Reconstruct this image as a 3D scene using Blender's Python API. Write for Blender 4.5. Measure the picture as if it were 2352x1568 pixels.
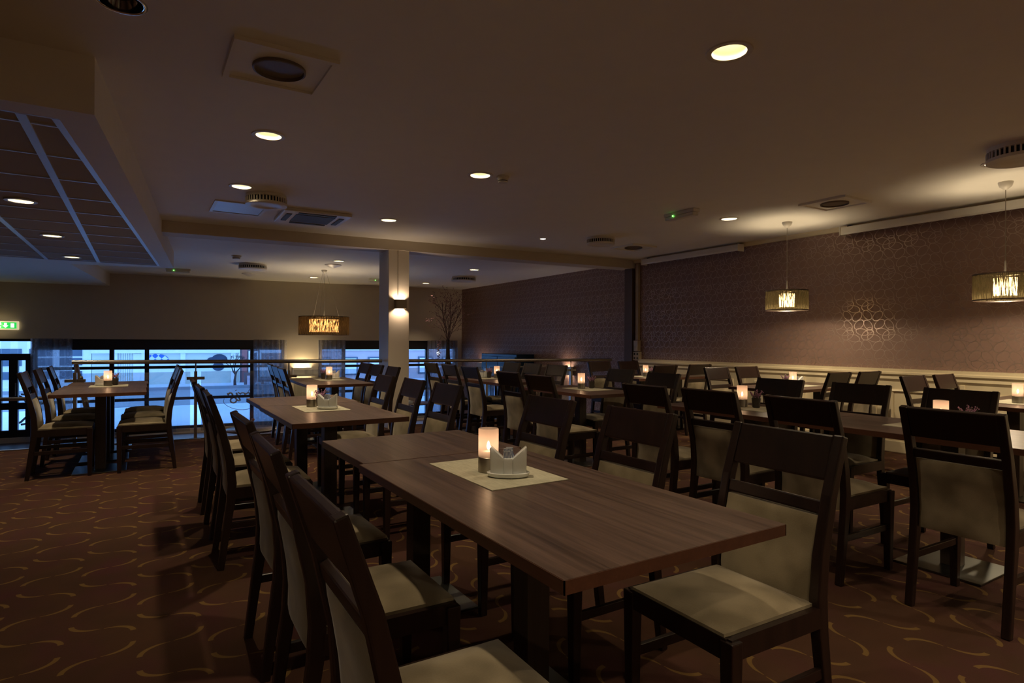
import bpy, bmesh, math, random
from mathutils import Vector, Matrix
from mathutils.geometry import delaunay_2d_cdt
random.seed(7)
for o in list(bpy.data.objects): bpy.data.objects.remove(o)
SC = bpy.context.scene
COL = SC.collection
PI = math.pi

# ------------------------------------------------------------------ camera
F, CX, CY = 1380.0, 1176.0, 784.0
YAW, PITCH, ROLL, CAMH = .5550, .0005, .0045, 1.23
_cy, _sy = math.cos(YAW), math.sin(YAW)
_f = Vector((_sy*math.cos(PITCH), _cy*math.cos(PITCH), math.sin(PITCH)))
_r = Vector((_cy, -_sy, 0)); _u = _r.cross(_f)
RR = _r*math.cos(ROLL)+_u*math.sin(ROLL); UU = -_r*math.sin(ROLL)+_u*math.cos(ROLL)
cam_d = bpy.data.cameras.new('camera'); cam = bpy.data.objects.new('camera', cam_d); COL.objects.link(cam)
cam_d.sensor_width = 36; cam_d.lens = 36*F/2352; cam_d.clip_start = .05; cam_d.clip_end = 300
cam.matrix_world = Matrix(((RR.x, UU.x, -_f.x, 0), (RR.y, UU.y, -_f.y, 0), (RR.z, UU.z, -_f.z, CAMH), (0, 0, 0, 1)))
SC.camera = cam

# ------------------------------------------------------------------ world, view
W = bpy.data.worlds.new('dusk_sky'); SC.world = W; W.use_nodes = True
bg = W.node_tree.nodes['Background']; bg.inputs[0].default_value = (.22, .48, 1.0, 1); bg.inputs[1].default_value = 3.3
vs = SC.view_settings
vs.view_transform = 'Standard'; vs.look = 'None'; vs.exposure = 0.0; vs.gamma = 1; vs.use_curve_mapping = False
SC.cycles.sample_clamp_indirect = 3.0
SC.cycles.max_bounces = 10
SC.cycles.diffuse_bounces = 6
SC.cycles.transparent_max_bounces = 16

DOWN_W, PEND_W, CANDLE_W, SCONCE_W = 44.0, 36.0, .075, 5.0
WARM = (1.0, .78, .50); WARM2 = (1.0, .60, .34)

# ------------------------------------------------------------------ pixel helpers (photo frame 2352x1568)
def ray(x, y): return _f+RR*((x-CX)/F)-UU*((y-CY)/F)
def atz(x, y, z):
    r = ray(x, y); t = (z-CAMH)/r.z; return Vector((r.x*t, r.y*t, z))
def atx(x, y, X):
    r = ray(x, y); t = X/r.x; return Vector((X, r.y*t, CAMH+r.z*t))
def atline(x, y, c, k):            # vertical plane  Y = c - k X
    r = ray(x, y); t = c/(r.y+k*r.x); return Vector((r.x*t, r.y*t, CAMH+r.z*t))

# ------------------------------------------------------------------ materials
MATS = {}
def newmat(name):
    m = bpy.data.materials.new(name); m.use_nodes = True
    nt = m.node_tree; b = nt.nodes['Principled BSDF']; MATS[name] = m
    return m, nt, b
def N(nt, typ, **kw):
    n = nt.nodes.new(typ)
    for k, v in kw.items(): setattr(n, k, v)
    return n
def math_(nt, op, a, b=None, c=None):
    n = nt.nodes.new('ShaderNodeMath'); n.operation = op
    for i, v in enumerate((a, b, c)):
        if v is None: continue
        if isinstance(v, (int, float)): n.inputs[i].default_value = v
        else: nt.links.new(v, n.inputs[i])
    return n.outputs[0]
def mixc(nt, fac, a, b):
    n = nt.nodes.new('ShaderNodeMix'); n.data_type = 'RGBA'
    for i, v in ((0, fac), (6, a), (7, b)):
        if isinstance(v, (int, float)): n.inputs[i].default_value = v
        elif isinstance(v, tuple): n.inputs[i].default_value = (*v, 1) if len(v) == 3 else v
        else: nt.links.new(v, n.inputs[i])
    return n.outputs[2]
def coords(nt, kind='Object', scale=(1, 1, 1)):
    tc = nt.nodes.new('ShaderNodeTexCoord'); mp = nt.nodes.new('ShaderNodeMapping')
    mp.inputs['Scale'].default_value = scale; nt.links.new(tc.outputs[kind], mp.inputs[0]); return mp.outputs[0]
def noise(nt, vec, scale, detail=3, rough=.5):
    n = nt.nodes.new('ShaderNodeTexNoise'); n.inputs['Scale'].default_value = scale
    n.inputs['Detail'].default_value = detail; n.inputs['Roughness'].default_value = rough
    nt.links.new(vec, n.inputs['Vector']); return n.outputs['Fac']
def ramp(nt, fac, a, b):
    n = nt.nodes.new('ShaderNodeMapRange'); n.inputs[1].default_value = a; n.inputs[2].default_value = b
    nt.links.new(fac, n.inputs[0]); return n.outputs[0]
def bump(nt, bs, h, strength=.2, dist=.01):
    n = nt.nodes.new('ShaderNodeBump'); n.inputs['Strength'].default_value = strength; n.inputs['Distance'].default_value = dist
    nt.links.new(h, n.inputs['Height']); nt.links.new(n.outputs[0], bs.inputs['Normal'])
def simple(name, col, rough=.5, metal=0., var=.12, scale=6, emit=None, es=0., spec=.5, bmp=0.):
    m, nt, b = newmat(name)
    v = coords(nt); f = noise(nt, v, scale)
    c = mixc(nt, f, tuple(x*(1-var) for x in col), tuple(min(1, x*(1+var)) for x in col))
    nt.links.new(c, b.inputs['Base Color'])
    b.inputs['Roughness'].default_value = rough; b.inputs['Metallic'].default_value = metal
    b.inputs['Specular IOR Level'].default_value = spec
    if bmp: bump(nt, b, noise(nt, v, scale*12, 2), bmp, .003)
    if emit: b.inputs['Emission Color'].default_value = (*emit, 1); b.inputs['Emission Strength'].default_value = es
    return m
simple('ceiling_paint', (.84, .81, .73), .75, var=.03, bmp=.05)
simple('wall_paint', (.62, .55, .44), .8, var=.04, bmp=.08)
simple('cream_paint', (.72, .62, .42), .38, var=.04)
simple('beam_paint', (.62, .55, .44), .7, var=.03)
simple('column_paint', (.68, .61, .50), .5, var=.03)
simple('pilaster', (.10, .06, .04), .5)
simple('white_plastic', (.72, .68, .60), .4, var=.03)
simple('grille_dark', (.02, .018, .015), .6)
simple('porcelain', (.78, .80, .78), .18, var=.02)
simple('steel', (.42, .39, .34), .32, 1., var=.1, scale=20)
simple('base_steel', (.15, .155, .145), .30, 1., var=.15, scale=8)
simple('candle_metal', (.36, .33, .28), .38, 1., var=.1, scale=30)
simple('chrome', (.7, .7, .72), .06, 1., var=.02)
simple('black_frame', (.012, .013, .016), .4, var=.2)
simple('wax', (.85, .75, .6), .5)
simple('black_wood', (.02, .011, .008), .35)
simple('vent_cup_shaded', (.16, .12, .085), .55)
simple('screen_case', (.80, .77, .68), .45, var=.03)
simple('conduit', (.42, .33, .20), .5)
simple('socket', (.55, .47, .33), .4)
simple('tbar', (.62, .68, .80), .35, var=.04)
simple('snow', (.75, .80, .88), .8, var=.12, scale=.8, bmp=.3)
simple('asphalt', (.30, .33, .37), .55, var=.25, scale=.7)
simple('facade_cream', (.66, .66, .56), .8, var=.12, scale=.6)
simple('facade_white', (.80, .80, .78), .8, var=.06)
simple('facade_pink', (.60, .46, .46), .8, var=.08)
simple('facade_dark', (.16, .12, .13), .7, var=.2)
simple('facade_red', (.30, .10, .09), .7, var=.2)
simple('facade_window', (.07, .11, .16), .12)
simple('mural_blue', (.018, .035, .07), .7, var=.3)
simple('mural_check', (.10, .25, .55), .7)
simple('bark', (.03, .025, .03), .9)
simple('branch', (.05, .022, .024), .8)
simple('blossom', (.22, .10, .12), .7, var=.3)
simple('heather', (.40, .20, .34), .8, var=.35)
simple('heather_green', (.06, .08, .04), .8)
simple('pot_dark', (.04, .032, .03), .35)
simple('rose', (.75, .35, .25), .6)
simple('vase_black', (.012, .010, .010), .2)
simple('cabinet_blue', (.008, .03, .07), .14, var=.1, spec=.5)
simple('lower_floor', (.10, .06, .045), .45, var=.3)
simple('picture', (.35, .25, .22), .6, var=.6, scale=9)
simple('sign_pink', (.65, .5, .55), .6, var=.2)
simple('lamp_metal', (.32, .28, .22), .45, .6)
simple('sugar_paper', (.75, .78, .85), .6)
simple('sugar_stripe', (.10, .16, .34), .6)
simple('sconce_white', (.75, .70, .58), .5)
simple('led_green', (.1, .6, .1), .4, emit=(.2, 1, .15), es=6)
simple('flame', (1, .8, .5), .5, emit=(1, .72, .42), es=30)
simple('bulb', (1, .9, .7), .5, emit=(1, .86, .60), es=9)
simple('bulb_small', (1, .9, .8), .5, emit=(1, .86, .72), es=22)
simple('reflector', (.88, .84, .66), .35, var=.02)
simple('exit_green', (.02, .4, .08), .5, emit=(.02, .75, .10), es=.9)
simple('exit_white', (.9, .95, .9), .5, emit=(.9, 1, .85), es=1.3)
simple('exit_case', (.8, .78, .65), .4, emit=(1, .85, .5), es=.6)
simple('globe', (1, .9, .75), .4, emit=(1, .85, .65), es=4)
simple('glass_lettering', (.58, .63, .74), .5)

def m_wood(name, axis, c1, c2, rough, g=1.0):
    m, nt, b = newmat(name)
    sc = {'y': (24, .8, 24), 'x': (.8, 24, 24), 'z': (24, 24, .8)}[axis]
    v = coords(nt, 'Object', sc); f = noise(nt, v, g, 6, .62)
    v2 = coords(nt, 'Object', tuple(s*5 for s in sc)); f2 = noise(nt, v2, g, 3, .6)
    fm = math_(nt, 'ADD', math_(nt, 'MULTIPLY', f, .62), math_(nt, 'MULTIPLY', f2, .38))
    c = mixc(nt, ramp(nt, fm, .34, .66), c1, c2)
    nt.links.new(c, b.inputs['Base Color']); b.inputs['Roughness'].default_value = rough
    bump(nt, b, f2, .05, .002); return m
m_wood('table_wood', 'y', (.032, .019, .015), (.175, .112, .090), .33)
m_wood('table_wood_x', 'x', (.032, .019, .015), (.175, .112, .090), .33)
m_wood('table_edge', 'y', (.07, .026, .014), (.11, .042, .022), .42)
m_wood('post_wood', 'z', (.030, .020, .014), (.052, .036, .024), .4)
m_wood('chair_wood', 'z', (.009, .0042, .0032), (.022, .010, .007), .32)

def m_suede():
    m, nt, b = newmat('suede')
    tc = N(nt, 'ShaderNodeTexCoord'); oi = N(nt, 'ShaderNodeObjectInfo')
    va = N(nt, 'ShaderNodeVectorMath', operation='MULTIPLY_ADD')
    nt.links.new(oi.outputs['Random'], va.inputs[0]); va.inputs[1].default_value = (37, 19, 23)
    nt.links.new(tc.outputs['Object'], va.inputs[2])
    f = noise(nt, va.outputs[0], 6.5, 2, .45); f2 = noise(nt, va.outputs[0], 260, 2)
    f3 = math_(nt, 'ADD', ramp(nt, f, .36, .64), math_(nt, 'MULTIPLY', math_(nt, 'SUBTRACT', f2, .5), .35))
    c = mixc(nt, f3, (.165, .134, .084), (.30, .25, .165))
    nt.links.new(c, b.inputs['Base Color']); b.inputs['Roughness'].default_value = .95
    b.inputs['Sheen Weight'].default_value = .35; b.inputs['Sheen Roughness'].default_value = .4
    b.inputs['Specular IOR Level'].default_value = .15
    bump(nt, b, f2, .15, .002); return m
m_suede()

def m_mat():
    m, nt, b = newmat('woven_mat')
    v = coords(nt); sx = N(nt, 'ShaderNodeSeparateXYZ'); nt.links.new(v, sx.inputs[0])
    a = math_(nt, 'SINE', math_(nt, 'MULTIPLY', sx.outputs[0], 1500)); d = math_(nt, 'SINE', math_(nt, 'MULTIPLY', sx.outputs[1], 1500))
    w = math_(nt, 'MULTIPLY', a, d); n1 = noise(nt, v, 14, 4); n2 = noise(nt, coords(nt, 'Object', (1, .15, 1)), 160, 2)
    f = math_(nt, 'ADD', math_(nt, 'MULTIPLY', w, .12), math_(nt, 'ADD', math_(nt, 'MULTIPLY', n1, .5), math_(nt, 'MULTIPLY', n2, .5)))
    nt.links.new(mixc(nt, ramp(nt, f, .25, .8), (.36, .34, .25), (.62, .60, .46)), b.inputs['Base Color'])
    b.inputs['Roughness'].default_value = .85; bump(nt, b, w, .2, .001)
m_mat()

def m_carpet():
    m, nt, b = newmat('carpet')
    tc = N(nt, 'ShaderNodeTexCoord'); sx = N(nt, 'ShaderNodeSeparateXYZ'); nt.links.new(tc.outputs['Object'], sx.inputs[0])
    X, Y = sx.outputs[0], sx.outputs[1]
    Pp, A, Bq, K = .545, .112, .080, .248
    def wave(x, y, x0, y0):
        ph = math_(nt, 'MULTIPLY', math_(nt, 'SUBTRACT', y, y0), 2*PI/Pp)
        side = math_(nt, 'SIGN', math_(nt, 'COSINE', ph))
        fr = math_(nt, 'SUBTRACT', math_(nt, 'FRACT', math_(nt, 'ADD', math_(nt, 'DIVIDE', math_(nt, 'SUBTRACT', x, x0), K), 100.5)), .5)
        dx = math_(nt, 'MULTIPLY', fr, K)
        fw = math_(nt, 'SUBTRACT', math_(nt, 'FRACT', math_(nt, 'ADD', math_(nt, 'DIVIDE', math_(nt, 'SUBTRACT', y, y0-Pp/4), Pp/2), 100.5)), .5)
        w = math_(nt, 'MULTIPLY', math_(nt, 'ABSOLUTE', fw), Pp/2)
        dw = math_(nt, 'SUBTRACT', Bq, w)
        u = math_(nt, 'DIVIDE', dx, A); v = math_(nt, 'DIVIDE', dw, Bq)
        r = math_(nt, 'SQRT', math_(nt, 'ADD', math_(nt, 'MULTIPLY', u, u), math_(nt, 'MULTIPLY', v, v)))
        gu = math_(nt, 'DIVIDE', u, A); gv = math_(nt, 'DIVIDE', v, Bq)
        g = math_(nt, 'DIVIDE', math_(nt, 'SQRT', math_(nt, 'ADD', math_(nt, 'MULTIPLY', gu, gu), math_(nt, 'MULTIPLY', gv, gv))), math_(nt, 'MAXIMUM', r, .01))
        d = math_(nt, 'DIVIDE', math_(nt, 'ABSOLUTE', math_(nt, 'SUBTRACT', r, 1)), math_(nt, 'MAXIMUM', g, .01))
        hw = math_(nt, 'ADD', math_(nt, 'MULTIPLY', math_(nt, 'ABSOLUTE', u), .0070), .0032)
        mk = ramp(nt, math_(nt, 'SUBTRACT', hw, d), -.0012, .0012)
        ok = math_(nt, 'MULTIPLY', math_(nt, 'GREATER_THAN', dw, 0), math_(nt, 'LESS_THAN', math_(nt, 'MULTIPLY', dx, side), -.006))
        return math_(nt, 'MULTIPLY', mk, ok), fr, side
    m1, f1, s1 = wave(X, Y, -.13, 3.775)
    m2, f2, s2 = wave(Y, X, 1.145, 2.925)
    side = math_(nt, 'GREATER_THAN', X, .9)
    mk = math_(nt, 'ADD', math_(nt, 'MULTIPLY', m1, math_(nt, 'SUBTRACT', 1, side)), math_(nt, 'MULTIPLY', m2, side))
    n1 = noise(nt, tc.outputs['Object'], 340, 2); n2 = noise(nt, tc.outputs['Object'], 5, 3)
    v = noise(nt, coords(nt, 'Object', (4.03, 1.83, 1)), 1.0, 1)
    base = mixc(nt, ramp(nt, v, .4, .6), (.080, .038, .022), (.078, .028, .028))
    base = mixc(nt, ramp(nt, n2, .3, .7), base, (.066, .033, .020))
    gold = mixc(nt, n1, (.20, .125, .034), (.32, .20, .06))
    c = mixc(nt, math_(nt, 'MULTIPLY', mk, .62), base, gold)
    c = mixc(nt, math_(nt, 'MULTIPLY', n1, .45), c, (.03, .015, .01))
    nt.links.new(c, b.inputs['Base Color']); b.inputs['Roughness'].default_value = .97; b.inputs['Specular IOR Level'].default_value = .1
    bump(nt, b, n1, .4, .004)
m_carpet()

def m_wallpaper():
    m, nt, b = newmat('wallpaper')
    tc = N(nt, 'ShaderNodeTexCoord'); sx = N(nt, 'ShaderNodeSeparateXYZ'); nt.links.new(tc.outputs['Object'], sx.inputs[0])
    Y, Z = sx.outputs[1], sx.outputs[2]
    Y = math_(nt, 'MULTIPLY', Y, -1)
    TY, TZ = .235, .350
    tot = None
    ell = [(.32, .154, .066, .043, 45), (.77, .13, .066, .040, -55), (.47, .90, .072, .038, -18), (.85, .956, .035, .033, 0),
           (.75, .80, .076, .050, 35), (.05, .69, .074, .042, -15), (.23, .43, .066, .043, 45), (.73, .47, .064, .040, -50)]
    for (cy, cz, a, bb, an) in ell:
        fy = math_(nt, 'MULTIPLY', math_(nt, 'SUBTRACT', math_(nt, 'FRACT', math_(nt, 'ADD', math_(nt, 'DIVIDE', Y, TY), 50.5-cy)), .5), TY)
        fz = math_(nt, 'MULTIPLY', math_(nt, 'SUBTRACT', math_(nt, 'FRACT', math_(nt, 'ADD', math_(nt, 'DIVIDE', Z, TZ), 50.5-cz)), .5), TZ)
        c_, s_ = math.cos(math.radians(an)), math.sin(math.radians(an))
        p = math_(nt, 'DIVIDE', math_(nt, 'ADD', math_(nt, 'MULTIPLY', fy, c_), math_(nt, 'MULTIPLY', fz, s_)), a)
        q = math_(nt, 'DIVIDE', math_(nt, 'SUBTRACT', math_(nt, 'MULTIPLY', fz, c_), math_(nt, 'MULTIPLY', fy, s_)), bb)
        r = math_(nt, 'SQRT', math_(nt, 'ADD', math_(nt, 'MULTIPLY', p, p), math_(nt, 'MULTIPLY', q, q)))
        d = math_(nt, 'ABSOLUTE', math_(nt, 'SUBTRACT', r, 1))
        mk = ramp(nt, d, .075, .042)
        tot = mk if tot is None else math_(nt, 'MAXIMUM', tot, mk)
    n1 = noise(nt, tc.outputs['Object'], 90, 2)
    c = mixc(nt, tot, mixc(nt, n1, (.235, .145, .115), (.27, .168, .135)), (.47, .36, .30))
    nt.links.new(c, b.inputs['Base Color'])
    nt.links.new(math_(nt, 'SUBTRACT', .60, math_(nt, 'MULTIPLY', tot, .27)), b.inputs['Roughness'])
    nt.links.new(math_(nt, 'MULTIPLY', tot, .75), b.inputs['Metallic'])
    bump(nt, b, tot, .12, .002)
m_wallpaper()

def m_mixed(name, build):
    m = bpy.data.materials.new(name); m.use_nodes = True; nt = m.node_tree; nt.nodes.clear(); MATS[name] = m
    out = N(nt, 'ShaderNodeOutputMaterial'); sh = build(nt); nt.links.new(sh, out.inputs[0]); return m
def mixs(nt, fac, a, b):
    n = nt.nodes.new('ShaderNodeMixShader')
    if isinstance(fac, (int, float)): n.inputs[0].default_value = fac
    else: nt.links.new(fac, n.inputs[0])
    nt.links.new(a, n.inputs[1]); nt.links.new(b, n.inputs[2]); return n.outputs[0]
def bs(nt, typ, col, rough=None):
    n = nt.nodes.new(typ)
    if isinstance(col, tuple): n.inputs[0].default_value = (*col, 1)
    else: nt.links.new(col, n.inputs[0])
    if rough is not None: n.inputs['Roughness'].default_value = rough
    return n.outputs[0]
def pane(nt):
    fr = N(nt, 'ShaderNodeFresnel'); fr.inputs[0].default_value = 1.45
    return mixs(nt, math_(nt, 'MULTIPLY', fr.outputs[0], .8), bs(nt, 'ShaderNodeBsdfTransparent', (.93, .96, 1)), bs(nt, 'ShaderNodeBsdfGlossy', (.9, .9, .9), .03))
m_mixed('pane_glass', pane)
m_mixed('frosted_glass', lambda nt: mixs(nt, .45, mixs(nt, .35, bs(nt, 'ShaderNodeBsdfTranslucent', (.95, .78, .72)), bs(nt, 'ShaderNodeBsdfDiffuse', (.9, .80, .76))), bs(nt, 'ShaderNodeBsdfTransparent', (1, .92, .88))))
m_mixed('clear_glass', lambda nt: mixs(nt, .8, bs(nt, 'ShaderNodeBsdfGlossy', (.8, .8, .8), .05), bs(nt, 'ShaderNodeBsdfTransparent', (.85, .88, .9))))
def shade(nt):
    tc = N(nt, 'ShaderNodeTexCoord'); sx = N(nt, 'ShaderNodeSeparateXYZ'); nt.links.new(tc.outputs['Object'], sx.inputs[0])
    an = math_(nt, 'ARCTAN2', sx.outputs[1], sx.outputs[0])
    cv = N(nt, 'ShaderNodeCombineXYZ'); nt.links.new(math_(nt, 'MULTIPLY', an, 34), cv.inputs[0]); nt.links.new(math_(nt, 'MULTIPLY', sx.outputs[2], 9), cv.inputs[1])
    f = noise(nt, cv.outputs[0], 1.0, 4, .7)
    t = ramp(nt, f, .47, .60)
    th = mixs(nt, .16, bs(nt, 'ShaderNodeBsdfDiffuse', (.035, .028, .016)), bs(nt, 'ShaderNodeBsdfTranslucent', (.10, .075, .035)))
    op = mixs(nt, .35, bs(nt, 'ShaderNodeBsdfTransparent', (1, .9, .62)), bs(nt, 'ShaderNodeBsdfTranslucent', (.30, .24, .12)))
    return mixs(nt, math_(nt, 'MULTIPLY', t, .62), th, op)
m_mixed('thread_shade', shade)
m_mixed('diffuser', lambda nt: mixs(nt, .55, bs(nt, 'ShaderNodeBsdfTranslucent', (1, .92, .78)), bs(nt, 'ShaderNodeEmission', (1, .84, .58))))
m_mixed('diffuser_orange', lambda nt: mixs(nt, .30, bs(nt, 'ShaderNodeBsdfTranslucent', (1, .62, .36)), bs(nt, 'ShaderNodeEmission', (1, .42, .16))))
def curt(nt):
    tc = N(nt, 'ShaderNodeTexCoord'); v = tc.outputs['Object']
    n1 = noise(nt, v, 5, 3); w = N(nt, 'ShaderNodeTexVoronoi'); w.inputs['Scale'].default_value = 6; nt.links.new(v, w.inputs['Vector'])
    r = math_(nt, 'LESS_THAN', math_(nt, 'ABSOLUTE', math_(nt, 'SUBTRACT', w.outputs[0], .32)), .05)
    c = mixc(nt, n1, (.34, .32, .33), (.50, .46, .46)); c = mixc(nt, r, c, (.55, .52, .55))
    return mixs(nt, .30, mixs(nt, .55, bs(nt, 'ShaderNodeBsdfDiffuse', c), bs(nt, 'ShaderNodeBsdfTranslucent', c)), bs(nt, 'ShaderNodeBsdfTransparent', (.75, .78, .85)))
m_mixed('curtain', curt)
def checker(nt):
    v = coords(nt, 'Object', (1, 0, 1)); mp = N(nt, 'ShaderNodeMapping'); mp.inputs['Rotation'].default_value = (0, PI/4, 0); nt.links.new(v, mp.inputs[0])
    ch = N(nt, 'ShaderNodeTexChecker'); ch.inputs['Scale'].default_value = 5.5; ch.inputs[1].default_value = (.06, .16, .5, 1); ch.inputs[2].default_value = (.7, .75, .85, 1)
    nt.links.new(mp.outputs[0], ch.inputs[0]); return bs(nt, 'ShaderNodeBsdfDiffuse', ch.outputs[0])
m_mixed('mural_checker', checker)
def tile(nt):
    v = coords(nt); n1 = noise(nt, v, 140, 2); return bs(nt, 'ShaderNodeBsdfDiffuse', mixc(nt, n1, (.46, .42, .37), (.56, .52, .46)))
m_mixed('ceiling_tile', tile)

# ------------------------------------------------------------------ mesh helpers
class MB:
    def __init__(s): s.v = []; s.f = []
    def add(s, vs_, fs):
        o = len(s.v); s.v += [tuple(v) for v in vs_]; s.f += [tuple(i+o for i in f) for f in fs]; return s
    def box(s, x0, x1, y0, y1, z0, z1):
        return s.add([(x0, y0, z0), (x1, y0, z0), (x1, y1, z0), (x0, y1, z0), (x0, y0, z1), (x1, y0, z1), (x1, y1, z1), (x0, y1, z1)],
                     [(3, 2, 1, 0), (4, 5, 6, 7), (0, 1, 5, 4), (1, 2, 6, 5), (2, 3, 7, 6), (3, 0, 4, 7)])
    def lathe(s, prof, n=24, c=(0, 0), cap0=True, cap1=True):
        o = len(s.v); k = len(prof)
        for i in range(n):
            a = 2*PI*i/n
            for r, z in prof: s.v.append((c[0]+r*math.cos(a), c[1]+r*math.sin(a), z))
        for i in range(n):
            j = (i+1) % n
            for m in range(k-1): s.f.append((o+i*k+m, o+j*k+m, o+j*k+m+1, o+i*k+m+1))
        if cap0 and prof[0][0] > 0: s.f.append(tuple(o+i*k for i in reversed(range(n))))
        if cap1 and prof[-1][0] > 0: s.f.append(tuple(o+i*k+k-1 for i in range(n)))
        return s
    def tube(s, pts, r, n=8, r2=None):
        pts = [Vector(p) for p in pts]; o = len(s.v); m = len(pts)
        for i, p in enumerate(pts):
            d = (pts[min(i+1, m-1)]-pts[max(i-1, 0)]).normalized()
            up = Vector((0, 0, 1)) if abs(d.z) < .95 else Vector((1, 0, 0))
            a = d.cross(up).normalized(); b = a.cross(d)
            rr = r if r2 is None else r+(r2-r)*i/(m-1)
            for k in range(n):
                t = 2*PI*k/n; s.v.append(tuple(p+a*(rr*math.cos(t))+b*(rr*math.sin(t))))
        for i in range(m-1):
            for k in range(n):
                k2 = (k+1) % n; s.f.append((o+i*n+k, o+i*n+k2, o+(i+1)*n+k2, o+(i+1)*n+k))
        s.f.append(tuple(o+k for k in reversed(range(n)))); s.f.append(tuple(o+(m-1)*n+k for k in range(n)))
        return s
    def prism(s, poly, a0, a1, axis='z'):
        n = len(poly)
        def P(u, v, w): return {'z': (u, v, w), 'y': (u, w, v), 'x': (w, u, v)}[axis]
        vs_ = [P(u, v, a0) for u, v in poly]+[P(u, v, a1) for u, v in poly]
        return s.add(vs_, [tuple(reversed(range(n))), tuple(range(n, 2*n))]+[(i, (i+1) % n, n+(i+1) % n, n+i) for i in range(n)])
    def sweep(s, pts, hw, y0, y1):     # rectangle swept in XZ: pts (x,z), half thickness per point, width y0..y1
        o = len(s.v); m = len(pts)
        for i, (x, z) in enumerate(pts):
            a = Vector(pts[min(i+1, m-1)])-Vector(pts[max(i-1, 0)]); a.normalize(); nx, nz = a.y, -a.x
            h = hw[i] if isinstance(hw, (list, tuple)) else hw
            for sx_, yy in ((-1, y0), (1, y0), (1, y1), (-1, y1)): s.v.append((x+sx_*nx*h, yy, z+sx_*nz*h))
        for i in range(m-1):
            for k in range(4):
                k2 = (k+1) % 4; s.f.append((o+i*4+k, o+i*4+k2, o+(i+1)*4+k2, o+(i+1)*4+k))
        s.f.append((o+3, o+2, o+1, o)); e = o+(m-1)*4; s.f.append((e, e+1, e+2, e+3)); return s
    def build(s, name, mat, parent=None, bevel=0., seg=2, smooth=False, sub=0, loc=None, rotz=None):
        me = bpy.data.meshes.new(name); bm = bmesh.new()
        vv = [bm.verts.new(v) for v in s.v]
        for f in s.f:
            try: bm.faces.new([vv[i] for i in f])
            except ValueError: pass
        bmesh.ops.recalc_face_normals(bm, faces=bm.faces)
        if bevel: bmesh.ops.bevel(bm, geom=[e for e in bm.edges if e.calc_face_angle(0) > .5], offset=bevel, segments=seg, profile=.6, affect='EDGES', clamp_overlap=True)
        bm.to_mesh(me); bm.free()
        me.materials.append(MATS[mat])
        if smooth:
            for p in me.polygons: p.use_smooth = True
            try: me.set_sharp_from_angle(angle=math.radians(40))
            except Exception: pass
        o = bpy.data.objects.new(name, me); COL.objects.link(o)
        if parent: o.parent = parent
        if loc is not None: o.location = loc
        if rotz is not None: o.rotation_euler.z = rotz
        return o
def tag(o, label, cat, group=None):
    o['label'] = label; o['category'] = cat
    if group: o['group'] = group
    return o
def struct(o): o['kind'] = 'structure'; return o
def thing(name, label, cat, loc=(0, 0, 0), rotz=0, group=None):
    o = bpy.data.objects.new(name, None); COL.objects.link(o); o.empty_display_size = .1
    o.location = loc; o.rotation_euler.z = rotz; return tag(o, label, cat, group)
def dup(root, loc, rotz, label=None, group=None):
    r = root.copy(); COL.objects.link(r); r.location = loc; r.rotation_euler.z = rotz
    if label: r['label'] = label
    if group: r['group'] = group
    for ch in list(root.children):
        c = ch.copy(); COL.objects.link(c); c.parent = r
        for g in list(ch.children):
            d = g.copy(); COL.objects.link(d); d.parent = c
    return r
def lamp(name, typ, parent, loc, watt, col, **kw):
    d = bpy.data.lights.new(name, typ); d.energy = watt; d.color = col
    for k, v in kw.items(): setattr(d, k, v)
    o = bpy.data.objects.new(name, d); COL.objects.link(o); o.parent = parent; o.location = loc; return o

# ------------------------------------------------------------------ room measures
XR = 7.31; CE = 2.65; CF = 2.616; SOFZ = 2.357; LOWZ = -.80
BK, BC = .066, 8.25            # beam line   Y = 8.25 - .066 X
RC = 8.50                      # rail line   Y = 8.50 - .066 X
WK, WC = .0893, 14.993         # far wall    Y = 14.993 - .0893 X
BA = -math.atan(BK); WA = -math.atan(WK)
def by(x, c=BC): return c-BK*x
def wy(x): return WC-WK*x
XL, YB = -6.5, -3.8

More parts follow.
